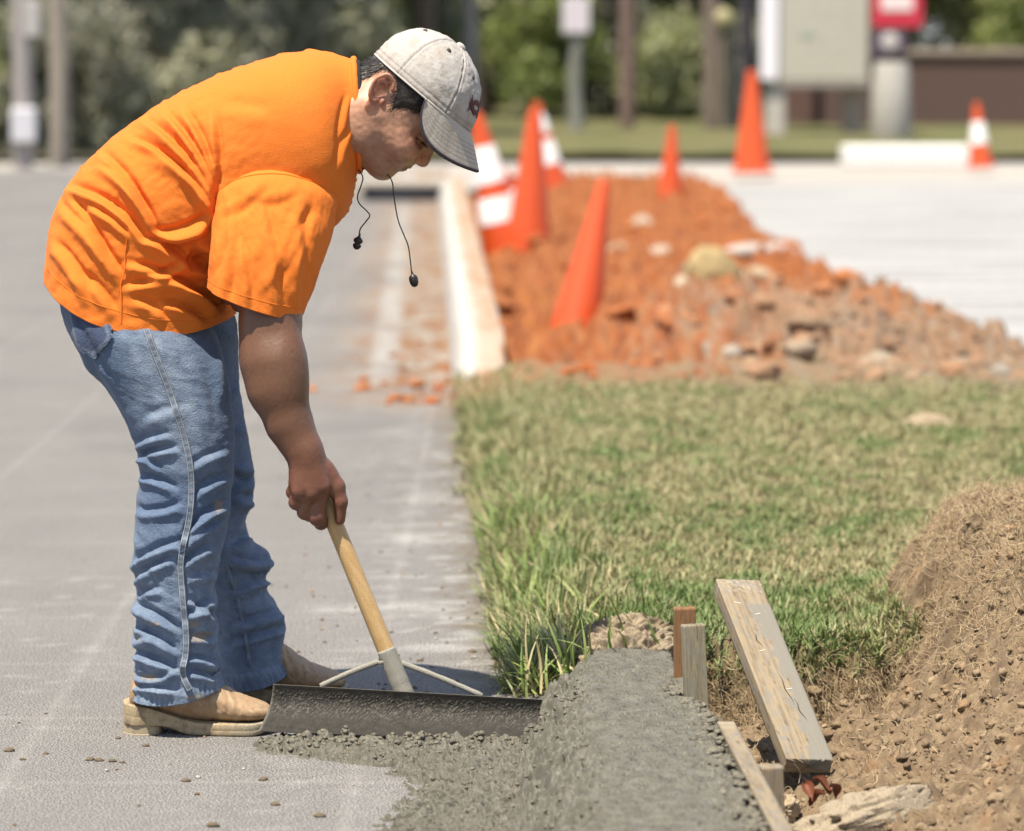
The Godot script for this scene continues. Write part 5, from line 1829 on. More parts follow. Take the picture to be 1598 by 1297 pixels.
func roots_and_clods() -> void:
	var r := RandomNumberGenerator.new()
	r.seed = 9
	var m := mat(Color.WHITE, 0.85)
	var sets := [[], []]
	var cols := [[], []]
	for i in 60000:
		var z := r.randf_range(6.1, 8.2)
		var x := r.randf_range(0.36, 1.45)
		var rise := 0.25 * smoothstep(0.74, 1.0, x) * smoothstep(6.55, 7.55, z) * smoothstep(8.3, 7.8, z)
		var on_bank := bank(x, z)
		var want := smoothstep(0.015, 0.09, rise) * smoothstep(6.75, 7.15, z) * 0.6 + 0.04
		if on_bank > 0.03 and on_bank < 0.75:
			want = 1.0
		elif on_bank >= 0.75 and rise < 0.012:
			continue
		if r.randf() > want:
			continue
		var y := soil_h(x, z)
		var len := r.randf_range(0.016, 0.055)
		var dirn := Vector3(r.randfn(), r.randfn() * 0.45 + (0.15 if rise > 0.1 else -0.1), r.randfn()).normalized()
		if on_bank > 0.03 and on_bank < 0.75 and rise < 0.05:
			dirn = Vector3(r.randfn() * 0.6, r.randfn() * 0.7 - 0.2, absf(r.randfn())).normalized()
			len *= 1.3
		var bx := dirn.cross(Vector3(0.3, 0.9, 0.2)).normalized()
		var b := Basis(bx, dirn, bx.cross(dirn))
		b = b.scaled_local(Vector3(r.randf_range(0.02, 0.048), len, r.randf_range(0.02, 0.048)))
		var k := r.randi() % 2
		sets[k].append(Transform3D(b, Vector3(x, y + 0.002, -z)))
		var c := Color(0.50, 0.41, 0.26).lerp(Color(0.27, 0.185, 0.10), pow(r.randf(), 0.7))
		cols[k].append(c)
	for k in 2:
		scatter("dry_roots", fibre_mesh(k * 1.7), m, sets[k], cols[k]).set_meta("label", "matted dry roots on the dug soil")
	var cl := [[], [], []]
	var cc := [[], [], []]
	for i in 16000:
		var z := r.randf_range(5.7, 7.9)
		var x := r.randf_range(0.38, 1.35)
		if bank(x, z) > 0.5 or x < kerb_right(z) + 0.05:
			continue
		var s := 0.0016 + 0.013 * pow(r.randf(), 9.0)
		var k := r.randi() % 3
		cl[k].append(Transform3D(Basis.from_euler(Vector3(r.randf() * 6, r.randf() * 6, r.randf() * 6)).scaled(Vector3(s, s * 0.8, s)), Vector3(x, soil_h(x, z) - s * 0.1, -z)))
		cc[k].append(soil_tint(x, z, 0.0) * r.randf_range(0.85, 1.25))
	var earth := mat(Color.WHITE, 0.97, grain(0.12, 4, 0.72, 1.0, 512), 8.0)
	for k in 3:
		scatter("soil_crumbs", lump(Vector3(1.2, 0.75, 1.0), 5.0 + k * 7.0, 0.9, 10, 8, 1.0), earth, cl[k], cc[k]).set_meta("label", "loose crumbs of soil on the dug ground")
	# clods over the clay
	var gl := [[], [], []]
	var gc := [[], [], []]
	for i in 3200:
		var z := 13.1 + 13.5 * pow(r.randf(), 1.5)
		var x := r.randf_range(-0.2, 2.3)
		var spilt := i % 20 == 0
		if spilt:
			z = 13.3 + 3.0 * r.randf() * r.randf()
			x = far_kerb(z) - 0.10 - absf(r.randfn(0.0, 0.16))
		elif x < far_kerb(z) + 0.12 or x > clay_right(z) + 0.05:
			continue
		var grey := smoothstep(0.5, 1.5, x) * smoothstep(20.0, 16.0, z)
		if not spilt and r.randf() > 0.35 + 0.65 * grey:
			continue
		var s := 0.007 + 0.06 * pow(r.randf(), 6.5)
		if spilt:
			s *= 0.4
		var k := r.randi() % 3
		gl[k].append(Transform3D(Basis.from_euler(Vector3(r.randf() * 6, r.randf() * 6, r.randf() * 6)).scaled(Vector3(s * 1.2, s * 0.8, s)), Vector3(x, s * 0.25 if spilt else (clay_h(x, z) if z > 13.6 else lawn_h(x, z)) + s * 0.25, -z)))
		gc[k].append(clay_tint(x, maxf(z, 14.2), 0.0) * r.randf_range(0.75, 1.3))
	for k in 3:
		scatter("clay_clods", lump(Vector3(1.2, 0.8, 1.0), 25.0 + k * 5.0, 0.8, 10, 8, 1.0), earth, gl[k], gc[k]).set_meta("label", "clods of clay and soil behind the new kerb")
	# grit on the road
	var pl := []
	var pc := []
	for i in 1500:
		var z := r.randf_range(5.9, 12.0)
		var x := lawn_edge(z) - absf(r.randfn(0.0, 0.34)) - 0.01
		if z < 7.4:
			x = r.randf_range(-1.2, -0.1)
			if x > spill_left(z) - 0.02 or r.randf() < 0.55:
				continue
		var s := 0.001 + 0.0042 * pow(r.randf(), 5.0)
		pl.append(Transform3D(Basis.from_euler(Vector3(r.randf() * 6, r.randf() * 6, r.randf() * 6)).scaled(Vector3(s, s * 0.7, s)), Vector3(x, s * 0.4, -z)))
		pc.append([Color(0.14, 0.12, 0.095), Color(0.26, 0.17, 0.09), Color(0.33, 0.31, 0.27), Color(0.15, 0.10, 0.06)][r.randi() % 4])
	for q in [[14, 1173, 0.007], [36, 1186, 0.004], [72, 1177, 0.004], [140, 1187, 0.006], [155, 1188, 0.006], [175, 1189, 0.006], [190, 1191, 0.004], [290, 1220, 0.006], [227, 1165, 0.005], [184, 1153, 0.004], [410, 1218, 0.006], [430, 1257, 0.006], [500, 1275, 0.007], [332, 1290, 0.008], [738, 1018, 0.006], [645, 1075, 0.006], [655, 1032, 0.005]]:
		var p := ground_at(q[0], q[1], 0.0)
		pl.append(Transform3D(Basis(Vector3.UP, q[0]).scaled(Vector3(q[2] * 1.5, q[2] * 0.8, q[2])), Vector3(p.x, q[2] * 0.3, p.z)))
		pc.append(Color(0.11, 0.085, 0.055))
	scatter("road_grit", lump(Vector3.ONE, 41.0, 0.6, 9, 7), mat(Color.WHITE, 0.9), pl, pc).set_meta("label", "grit and small stones scattered on the asphalt")

func dirt_rocks() -> void:
	var m := mat(Color.WHITE, 0.92, grain(0.06, 4, 0.7, 1.0, 512), 4.0, grain(0.15, 4, 0, 1, 512, true, FastNoiseLite.TYPE_SIMPLEX, 6.0), 0.8)
	# [view x, view y, distance, half sizes m, colour, seed, label, category]
	var list := [
		[1112, 432, 18.4, Vector3(0.12, 0.12, 0.09), Color(0.46, 0.35, 0.17), 3.0, "large flat-faced tan rock on the orange clay", "rock"],
		[1082, 388, 20.0, Vector3(0.10, 0.075, 0.08), Color(0.10, 0.085, 0.07), 8.0, "dark mossy clod above the large tan rock", "clod"],
		[1062, 468, 17.6, Vector3(0.065, 0.06, 0.06), Color(0.52, 0.45, 0.33), 12.0, "pale rock below and left of the large tan rock", "rock"],
		[1028, 498, 16.9, Vector3(0.045, 0.035, 0.05), Color(0.30, 0.19, 0.08), 17.0, "small brown rock low on the clay, left of the dark gap", "rock"],
		[1004, 342, 24.5, Vector3(0.085, 0.06, 0.08), Color(0.50, 0.42, 0.33), 22.0, "pale rock near the top of the clay heap behind the tilted cone", "rock"],
		[1030, 380, 22.0, Vector3(0.085, 0.05, 0.08), Color(0.52, 0.43, 0.34), 27.0, "pale pinkish rock directly left of the dark mossy clod", "rock"],
		[962, 377, 22.0, Vector3(0.07, 0.05, 0.07), Color(0.46, 0.34, 0.22), 31.0, "tan rock just right of the tilted cone", "rock"],
		[1182, 432, 18.6, Vector3(0.07, 0.04, 0.06), Color(0.48, 0.38, 0.25), 36.0, "small tan rock right of the large flat-faced rock", "rock"],
		[1196, 385, 21.0, Vector3(0.22, 0.06, 0.12), Color(0.56, 0.50, 0.45), 44.0, "broken white slab of concrete at the driveway's edge", "concrete"],
		[1446, 690, 11.6, Vector3(0.085, 0.045, 0.06), Color(0.42, 0.33, 0.22), 51.0, "tan stone lying in the lawn", "stone"],
		[1500, 556, 14.0, Vector3(0.12, 0.045, 0.08), Color(0.40, 0.32, 0.24), 58.0, "flat pinkish stone at the back edge of the lawn on the right", "stone"],
		[1376, 560, 14.0, Vector3(0.06, 0.05, 0.06), Color(0.40, 0.34, 0.25), 61.0, "small round stone at the back edge of the lawn", "stone"],
		[1330, 440, 18.4, Vector3(0.10, 0.05, 0.08), Color(0.10, 0.08, 0.065), 66.0, "dark clod on the driveway's edge", "clod"],
		[960, 560, 13.9, Vector3(0.11, 0.04, 0.08), Color(0.44, 0.37, 0.27), 71.0, "pale clump of dry sod at the lawn's far edge", "clod"],
		[1190, 548, 14.0, Vector3(0.12, 0.05, 0.08), Color(0.16, 0.12, 0.085), 76.0, "dark ridge of sod between the clay and the lawn", "clod"]]
	for q in list:
		var o := obj("stone" if q[7] == "stone" else ("clod" if q[7] == "clod" else ("concrete_slab_piece" if q[7] == "concrete" else "rock")), lump((q[3] as Vector3) * (1.25 if q[7] == "rock" else 1.0), q[5], 0.28, 30, 20, 1.0), m.duplicate(), null, place(q[0], q[1], q[2]))
		o.material_override.albedo_color = srgb(q[4].r, q[4].g, q[4].b)
		var ground := clay_h(o.position.x, q[2]) if q[2] > 13.3 else lawn_h(o.position.x, q[2])
		o.position.y = clampf(o.position.y, ground - q[3].y * 0.2, ground + q[3].y * (0.8 if q[7] == "rock" or q[7] == "concrete" else 0.1))
		tag(o, q[6], q[7])
	# broken old concrete lying in front, and flat slabs of it in the trench
	for q in [[1345, 1262, 6.22, Vector3(0.145, 0.045, 0.06), Color(0.40, 0.33, 0.235), 83.0, "broken white chunk of old concrete in the dug soil", 0.42], [1205, 1225, 6.4, Vector3(0.05, 0.03, 0.06), Color(0.46, 0.36, 0.23), 87.0, "tan slab of old kerb between the form board and the plank", 0.3]]:
		var o := obj("concrete_chunk", lump(q[3], q[5], 0.34, 64, 44, 1.0), m.duplicate(), null, place(q[0], q[1], q[2]))
		o.material_override.albedo_color = srgb(q[4].r, q[4].g, q[4].b)
		o.rotation = Vector3(0.1, q[7], 0.28)
		o.position.y = minf(o.position.y, soil_h(o.position.x, q[2]) + q[3].y * 0.6)
		tag(o, q[6], "concrete")
	# red-brown dead leaves beside the chunk
	var lm := mat(srgb(0.15, 0.045, 0.02), 0.7)
	for q in [[1262, 1236, 0.3, "leftmost curled red-brown dead leaf under the foot of the leaning plank"], [1282, 1228, 1.4, "topmost curled red-brown dead leaf, right under the plank's foot"], [1300, 1236, 2.6, "rightmost curled red-brown dead leaf, nearest the broken white chunk"], [1275, 1248, 4.0, "lowest curled red-brown dead leaf below the plank's foot"]]:
		var pos := PackedVector3Array()
		for j in 7:
			var v := j / 6.0
			for i in 5:
				var u := i / 4.0 - 0.5
				pos.append(Vector3(u * 0.022 * sin(PI * clampf(v, 0.04, 0.97)), 0.010 * u * u * 4.0 + 0.006 * sin(v * 5.0), v * 0.04 - 0.02))
		var o := obj("dead_leaf", build(pos, grid_index(5, 7, false)), lm, null, place(q[0], q[1], 6.3))
		o.rotation = Vector3(0.5, q[2], 0.3)
		tag(o, q[3], "leaf", "dead leaves by the broken concrete")

func cone(label: String, foot: Vector3, tip: Vector3, stripes: Array, with_base: bool, group: String) -> void:
	var up := (tip - foot)
	var h := up.length()
	var t := thing("traffic_cone", label, "cone", foot, group)
	t.basis = Basis(Quaternion(Vector3.UP, up.normalized()))
	var orange := mat(srgb(0.64, 0.085, 0.014), 0.5, grain(0.04, 3, 0.85, 1.0, 256), 4.0)
	var r0 := h * (0.185 if with_base else 0.17)
	var r1 := h * 0.043
	obj("cone_body", lathe([Vector2(r0 * 1.02, 0.0), Vector2(r0, 0.012), Vector2(lerpf(r0, r1, 0.5), h * 0.5), Vector2(r1 * 1.1, h * 0.965), Vector2(r1, h * 0.98), Vector2(r1, h), Vector2(r1 * 0.8, h + 0.002), Vector2(r1 * 0.75, h * 0.96)], 40), orange, t)
	var white := mat(srgb(0.80, 0.79, 0.78), 0.4)
	for s in stripes:
		var a := lerpf(r0, r1, s[0]) + 0.0045
		var b := lerpf(r0, r1, s[1]) + 0.0045
		obj("reflective_band", lathe([Vector2(a - 0.004, h * s[0]), Vector2(a, h * s[0] + 0.003), Vector2(b, h * s[1] - 0.003), Vector2(b - 0.004, h * s[1])], 40), white, t)
	if with_base:
		obj("base_plate", block(Vector3(r0 * 2.15, 0.035, r0 * 2.15), 0.008, Vector3(0, 0.012, 0)), orange, t)

func cones() -> void:
	var g := "orange traffic cones around the dug clay"
	cone("tallest plain orange cone, upright at the driveway's far edge", place(1174, 268, 34.0), place(1173, 110, 34.0), [], true, g)
	cone("upright orange cone with one white band on the far right", place(1530, 260, 35.0), place(1524, 160, 35.0), [[0.36, 0.70]], true, g)
	cone("plain orange cone half sunk behind the top of the clay heap", place(1046, 318, 27.5), place(1049, 196, 27.5), [], true, g)
	cone("plain orange cone leaning right in the middle of the clay", place(898, 520, 16.7), place(943, 283, 16.8), [], false, g)
	cone("orange cone with white bands leaning left behind the plain one", place(868, 316, 29.0), place(836, 160, 29.0), [[0.38, 0.62], [0.70, 0.88]], false, g)
	cone("slim plain orange cone standing left of the leaning banded cone", place(824, 392, 23.0), place(834, 172, 23.0), [], false, g)
	cone("leaning cone with two white bands nearest the new kerb", place(792, 394, 23.2), place(742, 176, 23.2), [[0.22, 0.40], [0.50, 0.76]], false, g)
	cone("short banded cone wedged between its leaning neighbours", place(818, 396, 23.6), place(790, 268, 23.6), [[0.40, 0.78]], false, g)

func new_kerb() -> void:
	# face, rounded top and back of the new kerb; stained with clay along its back
	var pos := PackedVector3Array()
	var col := PackedColorArray()
	var prof := [Vector2(-0.105, -0.02), Vector2(-0.10, 0.02), Vector2(-0.075, 0.105), Vector2(-0.055, 0.135), Vector2(-0.02, 0.148), Vector2(0.04, 0.15), Vector2(0.10, 0.15), Vector2(0.13, 0.148), Vector2(0.14, 0.135), Vector2(0.142, -0.12)]
	var nz := 260
	for j in nz:
		var z := 13.75 + 16.6 * j / (nz - 1.0)
		var sink := 0.17 * smoothstep(14.9, 13.9, z)
		for p in prof:
			var n := noise_a.get_noise_2d(z * 12.0, p.x * 60.0)
			var f := noise_b.get_noise_2d(z * 30.0, p.x * 200.0)
			pos.append(Vector3(far_kerb(z) + p.x * 0.85 + 0.012 * n, p.y + 0.006 * f - sink, -z))
			var c := Color(0.52, 0.505, 0.475)
			if p.x > -0.01 + 0.03 * n:
				c = c.lerp(Color(0.42, 0.32, 0.22), 0.75)
				c = c.lerp(Color(0.42, 0.19, 0.075), 0.9 * smoothstep(-0.1, 0.3, noise_a.get_noise_2d(z * 11.0, 40.0 + p.x * 50.0) + 0.3 * f))
			else:
				c = c.lerp(Color(0.48, 0.42, 0.34), 0.5 * smoothstep(0.1, 0.5, n + 0.3 * f))
			col.append(c)
	var idx := grid_index(prof.size(), nz, false)
	for e in [0, nz - 1]:
		for k in range(1, prof.size() - 1):
			idx.append_array([e * prof.size(), e * prof.size() + k, e * prof.size() + k + 1])
	var m := mat(Color.WHITE, 0.9, grain(0.06, 4, 0.8, 1.0, 512), 2.0, grain(0.2, 3, 0, 1, 256, true, FastNoiseLite.TYPE_SIMPLEX, 4.0), 0.6)
	tag(obj("new_kerb", build(pos, idx, col), m), "new white concrete kerb stained with orange clay along the road", "kerb")
	# drain inlet at the corner
	var t := thing("storm_drain", "dark storm drain opening under a pale lintel at the road's far corner", "drain", Vector3(-0.86, 0.0, -29.6))
	var pale := mat(srgb(0.46, 0.42, 0.36), 0.9, grain(0.05, 4, 0.8, 1.0), 1.0)
	obj("lintel", block(Vector3(0.75, 0.05, 0.5), 0.012, Vector3(0, 0.135, -0.05)), pale, t)
	obj("opening", block(Vector3(0.62, 0.10, 0.3), 0.004, Vector3(0, 0.055, -0.02)), mat(srgb(0.10, 0.105, 0.12), 0.9), t)
	obj("cheek", block(Vector3(0.07, 0.11, 0.42), 0.008, Vector3(-0.347, 0.054, 0.0)), pale, t)
	obj("cheek", block(Vector3(0.07, 0.11, 0.42), 0.008, Vector3(0.347, 0.054, 0.0)), pale, t)
	var d := thing("corner_kerb", "low dark-faced kerb across the far end of the clay", "kerb", Vector3(0.62, 0, -30.6))
	obj("kerb_stone", block(Vector3(1.5, 0.16, 0.2), 0.02, Vector3(0, 0.07, 0)), mat(srgb(0.13, 0.12, 0.125), 0.9), d)
	obj("kerb_top", block(Vector3(1.5, 0.02, 0.24), 0.006, Vector3(0, 0.163, 0)), pale, d)

# ---------------------------------------------------------------- beyond the street
func pole(called: String, label: String, px: float, py: float, z: float, width: float, c: Color, tall: float, group := "") -> Node3D:
	var b := place(px, py, z)
	var t := thing(called, label, "pole" if called != "pine_tree" else "tree", Vector3(b.x, 0.0, -z), group)
	var pts := []
	var rad := []
	for k in 14:
		pts.append(Vector3(0.01 * sin(k * 1.1), tall * k / 13.0 - 0.1, 0.01 * cos(k * 0.9)))
		rad.append(width * 0.5 * (1.0 - 0.02 * k))
	obj("trunk" if called == "pine_tree" else "shaft", tube(pts, rad, 18), mat(srgb(c.r, c.g, c.b), 0.9, grain(0.03, 4, 0.65, 1.0), 2.5), t)
	return t

func leaf_cloud(r: RandomNumberGenerator, centre: Vector3, radii: Vector3, n: int, size: float, cols: Array, xs: Array, cs: Array) -> void:
	var blobs := []
	for k in 14:
		var d := Vector3(r.randfn(), r.randfn(), r.randfn()).normalized() * pow(r.randf(), 0.4)
		blobs.append([centre + d * radii * 0.8, r.randf_range(0.22, 0.5), r.randf()])
	for i in n:
		var b = blobs[r.randi() % blobs.size()]
		var d := Vector3(r.randfn(), r.randfn(), r.randfn()).normalized() * pow(r.randf(), 0.35)
		var p: Vector3 = b[0] + d * radii * float(b[1])
		if p.y < 0.03:
			continue
		var s := size * r.randf_range(0.6, 1.3)
		xs.append(Transform3D(Basis.from_euler(Vector3(r.randf() * 6.3, r.randf() * 6.3, r.randf() * 6.3)).scaled(Vector3(s, s, s)), p))
		cs.append((cols[0] as Color).lerp(cols[1], clampf(float(b[2]) * 0.75 + r.randf() * 0.3, 0, 1)))

func leaf_mesh() -> ArrayMesh:      # a sprig of five leaves
	var pos := PackedVector3Array()
	var idx := PackedInt32Array()
	for k in 5:
		var a := TAU * k / 5.0
		var d := Vector3(cos(a), 0.35 * sin(a * 2.0), sin(a))
		var s := Vector3(-sin(a), 0.3, cos(a)) * 0.32
		var b := pos.size()
		pos.append(d * 0.1)
		pos.append(d * 0.6 + s)
		pos.append(d * 1.15)
		pos.append(d * 0.6 - s)
		idx.append_array([b, b + 1, b + 2, b, b + 2, b + 3])
	return hard(pos, idx)

func trees() -> void:
	var r := RandomNumberGenerator.new()
	r.seed = 404
	var lm := StandardMaterial3D.new()
	lm.vertex_color_use_as_albedo = true
	lm.roughness = 0.55
	lm.cull_mode = BaseMaterial3D.CULL_DISABLED
	lm.backlight_enabled = true
	lm.backlight = Color(0.6, 0.65, 0.4)
	var sprig := leaf_mesh()
	var bark := mat(srgb(0.14, 0.105, 0.08), 0.95, grain(0.05, 4, 0.5, 1.0), 2.0, grain(0.12, 3, 0, 1, 256, true, FastNoiseLite.TYPE_SIMPLEX, 8.0), 1.0)
	var dark := [Color(0.15, 0.15, 0.125), Color(0.36, 0.36, 0.25)]
	var olive := [Color(0.18, 0.205, 0.11), Color(0.42, 0.43, 0.23)]
	var light := [Color(0.14, 0.18, 0.05), Color(0.32, 0.35, 0.12)]
	# trees: [x, distance, height, crown radius, crown base, tints, label]
	var list := [
		[-6.6, 43.0, 8.0, 2.4, 1.6, dark, "dark tree behind the two pale poles on the left"], [-4.2, 41.5, 7.5, 2.3, 1.3, dark, "dark dense tree behind the worker's bent back"],
		[-2.6, 44.0, 8.5, 2.4, 1.4, dark, "dark tree seen between the worker's back and his cap"], [-9.4, 45.0, 9.0, 2.8, 1.5, olive, "olive tree outside the left end of the poles"],
		[-0.4, 55.0, 9.0, 2.8, 1.0, olive, "olive tree behind the cluster of poles right of the cap"], [1.6, 57.0, 8.5, 2.7, 0.9, light, "light green tree between the cap and the square-headed post"],
		[3.2, 56.0, 9.5, 2.6, 1.3, olive, "olive tree behind the brown trunk in the middle"], [5.2, 60.0, 9.0, 3.0, 1.2, dark, "dark tree left of the grey cabinet"],
		[9.2, 58.0, 9.0, 3.2, 0.9, light, "bright green tree above the brown wall on the right"], [12.8, 60.0, 9.5, 3.4, 1.0, light, "bright green tree beyond the right end of the wall"]]
	for q in list:
		var t := thing("tree", q[6], "tree", Vector3(q[0], 0.0, -q[1]), "trees beyond the cross street")
		var pts := []
		var rad := []
		for k in 10:
			var v := k / 9.0
			pts.append(Vector3(0.18 * sin(v * 4.0 + q[0]), q[2] * 0.8 * v - 0.1, 0.15 * cos(v * 3.0 + q[0]) - 0.15))
			rad.append(lerpf(0.20, 0.05, v))
		obj("trunk", tube(pts, rad, 14), bark, t)
		for k in 5:
			var v := 0.28 + 0.11 * k
			var s: Vector3 = pts[int(v * 9.0)]
			var a := k * 2.3 + float(q[0])
			var e: Vector3 = s + Vector3(cos(a) * q[3] * 0.7, q[2] * 0.14, sin(a) * q[3] * 0.7)
			obj("limb", tube([s, s.lerp(e, 0.5) + Vector3(0, 0.15, 0), e], [0.07, 0.05, 0.02], 8), bark, t)
		var xs := []
		var cs := []
		leaf_cloud(r, Vector3(0, q[4] + (q[2] - q[4]) * 0.5, 0), Vector3(q[3], (q[2] - q[4]) * 0.52, q[3]), 5200, 0.115, q[5], xs, cs)
		scatter("crown", sprig, lm, xs, cs, t)
	# shrubs and undergrowth, low against the trunks
	var bushes := [
		[-7.2, 39.6, 0.9, 1.5, olive, "olive shrub at the far left behind the leftmost pole"], [-5.75, 40.4, 0.75, 1.3, olive, "yellowish shrub right of the second pale pole"], [-4.7, 40.2, 1.1, 1.9, dark, "dark broad shrub low behind the worker's hips"],
		[-3.4, 40.6, 1.1, 2.1, dark, "dark tall shrub behind the worker's back"], [-2.2, 41.4, 1.0, 2.0, dark, "dark shrub above the worker's shoulder"], [-1.2, 47.0, 0.9, 2.2, olive, "olive shrub left of the pole cluster"],
		[0.45, 53.2, 1.0, 2.1, light, "light green shrub right of the pole cluster"], [2.2, 53.4, 0.9, 1.7, olive, "round shrub between the square-headed post and the brown trunk"], [3.15, 53.0, 0.8, 1.6, dark, "dark shrub right of the brown trunk"], [4.3, 54.0, 0.9, 1.8, olive, "olive shrub beside the brown pole"],
		[1.35, 54.4, 0.9, 2.3, dark, "dark shrub behind the square-headed post"], [7.4, 54.0, 1.1, 2.6, light, "bright shrub showing above the brown wall beside the red sign"], [9.0, 54.4, 1.2, 2.7, light, "bright shrub rising over the right part of the wall"], [10.8, 54.8, 1.2, 2.7, light, "bright shrub over the wall's right end"], [-8.8, 40.5, 1.0, 1.7, olive, "olive shrub beyond the left edge of the poles"]]
	for q in bushes:
		var t := thing("shrub", q[5], "shrub", Vector3(q[0], 0.0, -q[1]), "shrubs under the trees")
		for k in 4:
			var a := k * 1.6 + float(q[0])
			obj("stem", tube([Vector3(0.05 * cos(a), -0.1, 0.05 * sin(a)), Vector3(0.3 * cos(a) * q[2], q[3] * 0.4, 0.3 * sin(a) * q[2]), Vector3(0.6 * cos(a) * q[2], q[3] * 0.8, 0.6 * sin(a) * q[2])], [0.03, 0.02, 0.008], 7), bark, t)
		var xs := []
		var cs := []
		leaf_cloud(r, Vector3(0, q[3] * 0.5, 0), Vector3(q[2], q[3] * 0.55, q[2] * 0.8), 2600, 0.075, q[4], xs, cs)
		scatter("foliage", sprig, lm, xs, cs, t)
	# the wood behind them all
	var wx := []
	var wc := []
	for k in 34:
		var x := -21.0 + 1.35 * k + r.randf_range(-0.4, 0.4)
		leaf_cloud(r, Vector3(x, 2.6, -62.0 - r.randf() * 3.0), Vector3(1.6, 3.6, 1.2), 1100, 0.19, dark if r.randf() < 0.55 else olive, wx, wc)
	scatter("far_wood", sprig, lm, wx, wc).set_meta("label", "mass of dark woodland closing the view")

func roadside() -> void:
	var pale := Color(0.40, 0.37, 0.36)
	pole("utility_pole", "leftmost pale grey pole with a white box low on it", 36, 264, 36.5, 0.205, pale, 7.0, "pale poles at the left")
	var p := get_node("utility_pole")
	var wh := mat(srgb(0.52, 0.52, 0.56), 0.6)
	obj("meter_box", block(Vector3(0.24, 0.34, 0.14), 0.02, Vector3(0.03, 0.43, 0.12)), wh, p)
	obj("bracket", block(Vector3(0.16, 0.36, 0.12), 0.015, Vector3(0.12, 1.46, 0.06)), mat(srgb(0.36, 0.35, 0.34), 0.8), p)
	pole("utility_pole", "pale pole standing just right of the leftmost one", 93, 262, 37.2, 0.20, Color(0.36, 0.32, 0.27), 7.0, "pale poles at the left")
	pole("utility_pole", "grey pole right behind the worker's cap", 733, 215, 46.0, 0.17, Color(0.36, 0.34, 0.34), 7.0)
	pole("utility_pole", "dark brown pole above the crown of the cap", 665, 215, 46.5, 0.26, Color(0.20, 0.16, 0.13), 7.0)
	pole("utility_pole", "slim grey pole between the brown pole and the grey pole", 700, 215, 47.0, 0.14, Color(0.27, 0.26, 0.27), 7.0)
	var t := pole("sign_post", "weathered grey post with a square white plate near its top", 898, 212, 47.0, 0.20, Color(0.30, 0.31, 0.28), 2.4)
	obj("plate", block(Vector3(0.34, 0.44, 0.02), 0.006, Vector3(0, 1.54, 0.12)), mat(srgb(0.62, 0.58, 0.64), 0.5), t)
	pole("pine_tree", "straight brown pine trunk in the middle of the background", 978, 210, 48.0, 0.21, Color(0.25, 0.17, 0.145), 8.0)
	pole("utility_pole", "brown pole left of the grey cabinet", 1110, 206, 48.0, 0.25, Color(0.25, 0.20, 0.17), 7.0)
	pole("utility_pole", "slim grey post between the brown pole and the tallest cone", 1142, 206, 48.5, 0.16, Color(0.30, 0.28, 0.26), 1.55)
	pole("utility_pole", "dark pole beside the white edge of the cabinet", 1166, 206, 49.0, 0.20, Color(0.055, 0.05, 0.075), 6.0)
	var lamp := pole("utility_pole", "short wooden post with a round yellowish knob on top", 1128, 206, 47.6, 0.09, Color(0.26, 0.22, 0.16), 1.5)
	obj("knob", lathe([Vector2(0.001, 1.36), Vector2(0.09, 1.40), Vector2(0.12, 1.50), Vector2(0.09, 1.60), Vector2(0.001, 1.64)], 20), mat(srgb(0.36, 0.33, 0.18), 0.6), lamp)
	# grey notice cabinet on white legs
	var c0 := place(1280, 130, 46.0)
	var cab := thing("notice_cabinet", "large pale grey cabinet sign raised on two stubby legs", "cabinet", Vector3(c0.x, 0, -46.0))
	obj("panel", block(Vector3(1.10, 2.6, 0.28), 0.02, Vector3(0.03, c0.y + 1.33, 0)), mat(srgb(0.52, 0.50, 0.43), 0.8, grain(0.02, 4, 0.85, 1.0), 1.0), cab)
	obj("white_edge", block(Vector3(0.21, 2.6, 0.34), 0.02, Vector3(-0.63, c0.y + 1.335, 0.03)), mat(srgb(0.80, 0.78, 0.86), 0.6), cab)
	obj("bottom_rail", block(Vector3(1.12, 0.07, 0.32), 0.01, Vector3(0.04, c0.y - 0.015, 0)), mat(srgb(0.26, 0.24, 0.22), 0.8), cab)
	obj("leg", block(Vector3(0.24, c0.y + 0.05, 0.24), 0.02, Vector3(-0.55, (c0.y - 0.05) * 0.5, 0)), mat(srgb(0.42, 0.40, 0.37), 0.85), cab)
	obj("leg", block(Vector3(0.24, c0.y + 0.05, 0.24), 0.02, Vector3(0.42, (c0.y - 0.05) * 0.5, -0.2)), mat(srgb(0.30, 0.26, 0.23), 0.85), cab)
	obj("notice", block(Vector3(0.16, 0.11, 0.01), 0.003, Vector3(-0.18, c0.y + 0.62, 0.145)), mat(srgb(0.36, 0.40, 0.36), 0.7), cab)
	# round grey pier that carries the red sign
	var r0 := place(1390, 222, 44.5)
	var pier := thing("sign_pier", "thick pale grey pier carrying a red and white sign", "sign", Vector3(r0.x, 0, -44.5))
	obj("pier", tube([Vector3(0, -0.05, 0), Vector3(0, 0.5, 0), Vector3(0, 0.98, 0)], [0.25, 0.235, 0.2], 28), mat(srgb(0.46, 0.44, 0.41), 0.9, grain(0.02, 4, 0.8, 1.0), 1.0), pier)
	obj("post", tube([Vector3(-0.14, 0.9, 0), Vector3(-0.14, 3.0, 0)], [0.05, 0.05], 12), mat(srgb(0.10, 0.08, 0.10), 0.7), pier)
	var red := obj("red_board", block(Vector3(0.60, 0.55, 0.06), 0.02, Vector3(0.06, 1.66, 0.05)), mat(srgb(0.52, 0.022, 0.055), 0.5), pier)
	obj("white_panel", block(Vector3(0.38, 0.20, 0.01), 0.004, Vector3(0.05, 1.68, 0.087)), mat(srgb(0.75, 0.62, 0.62), 0.5), red)
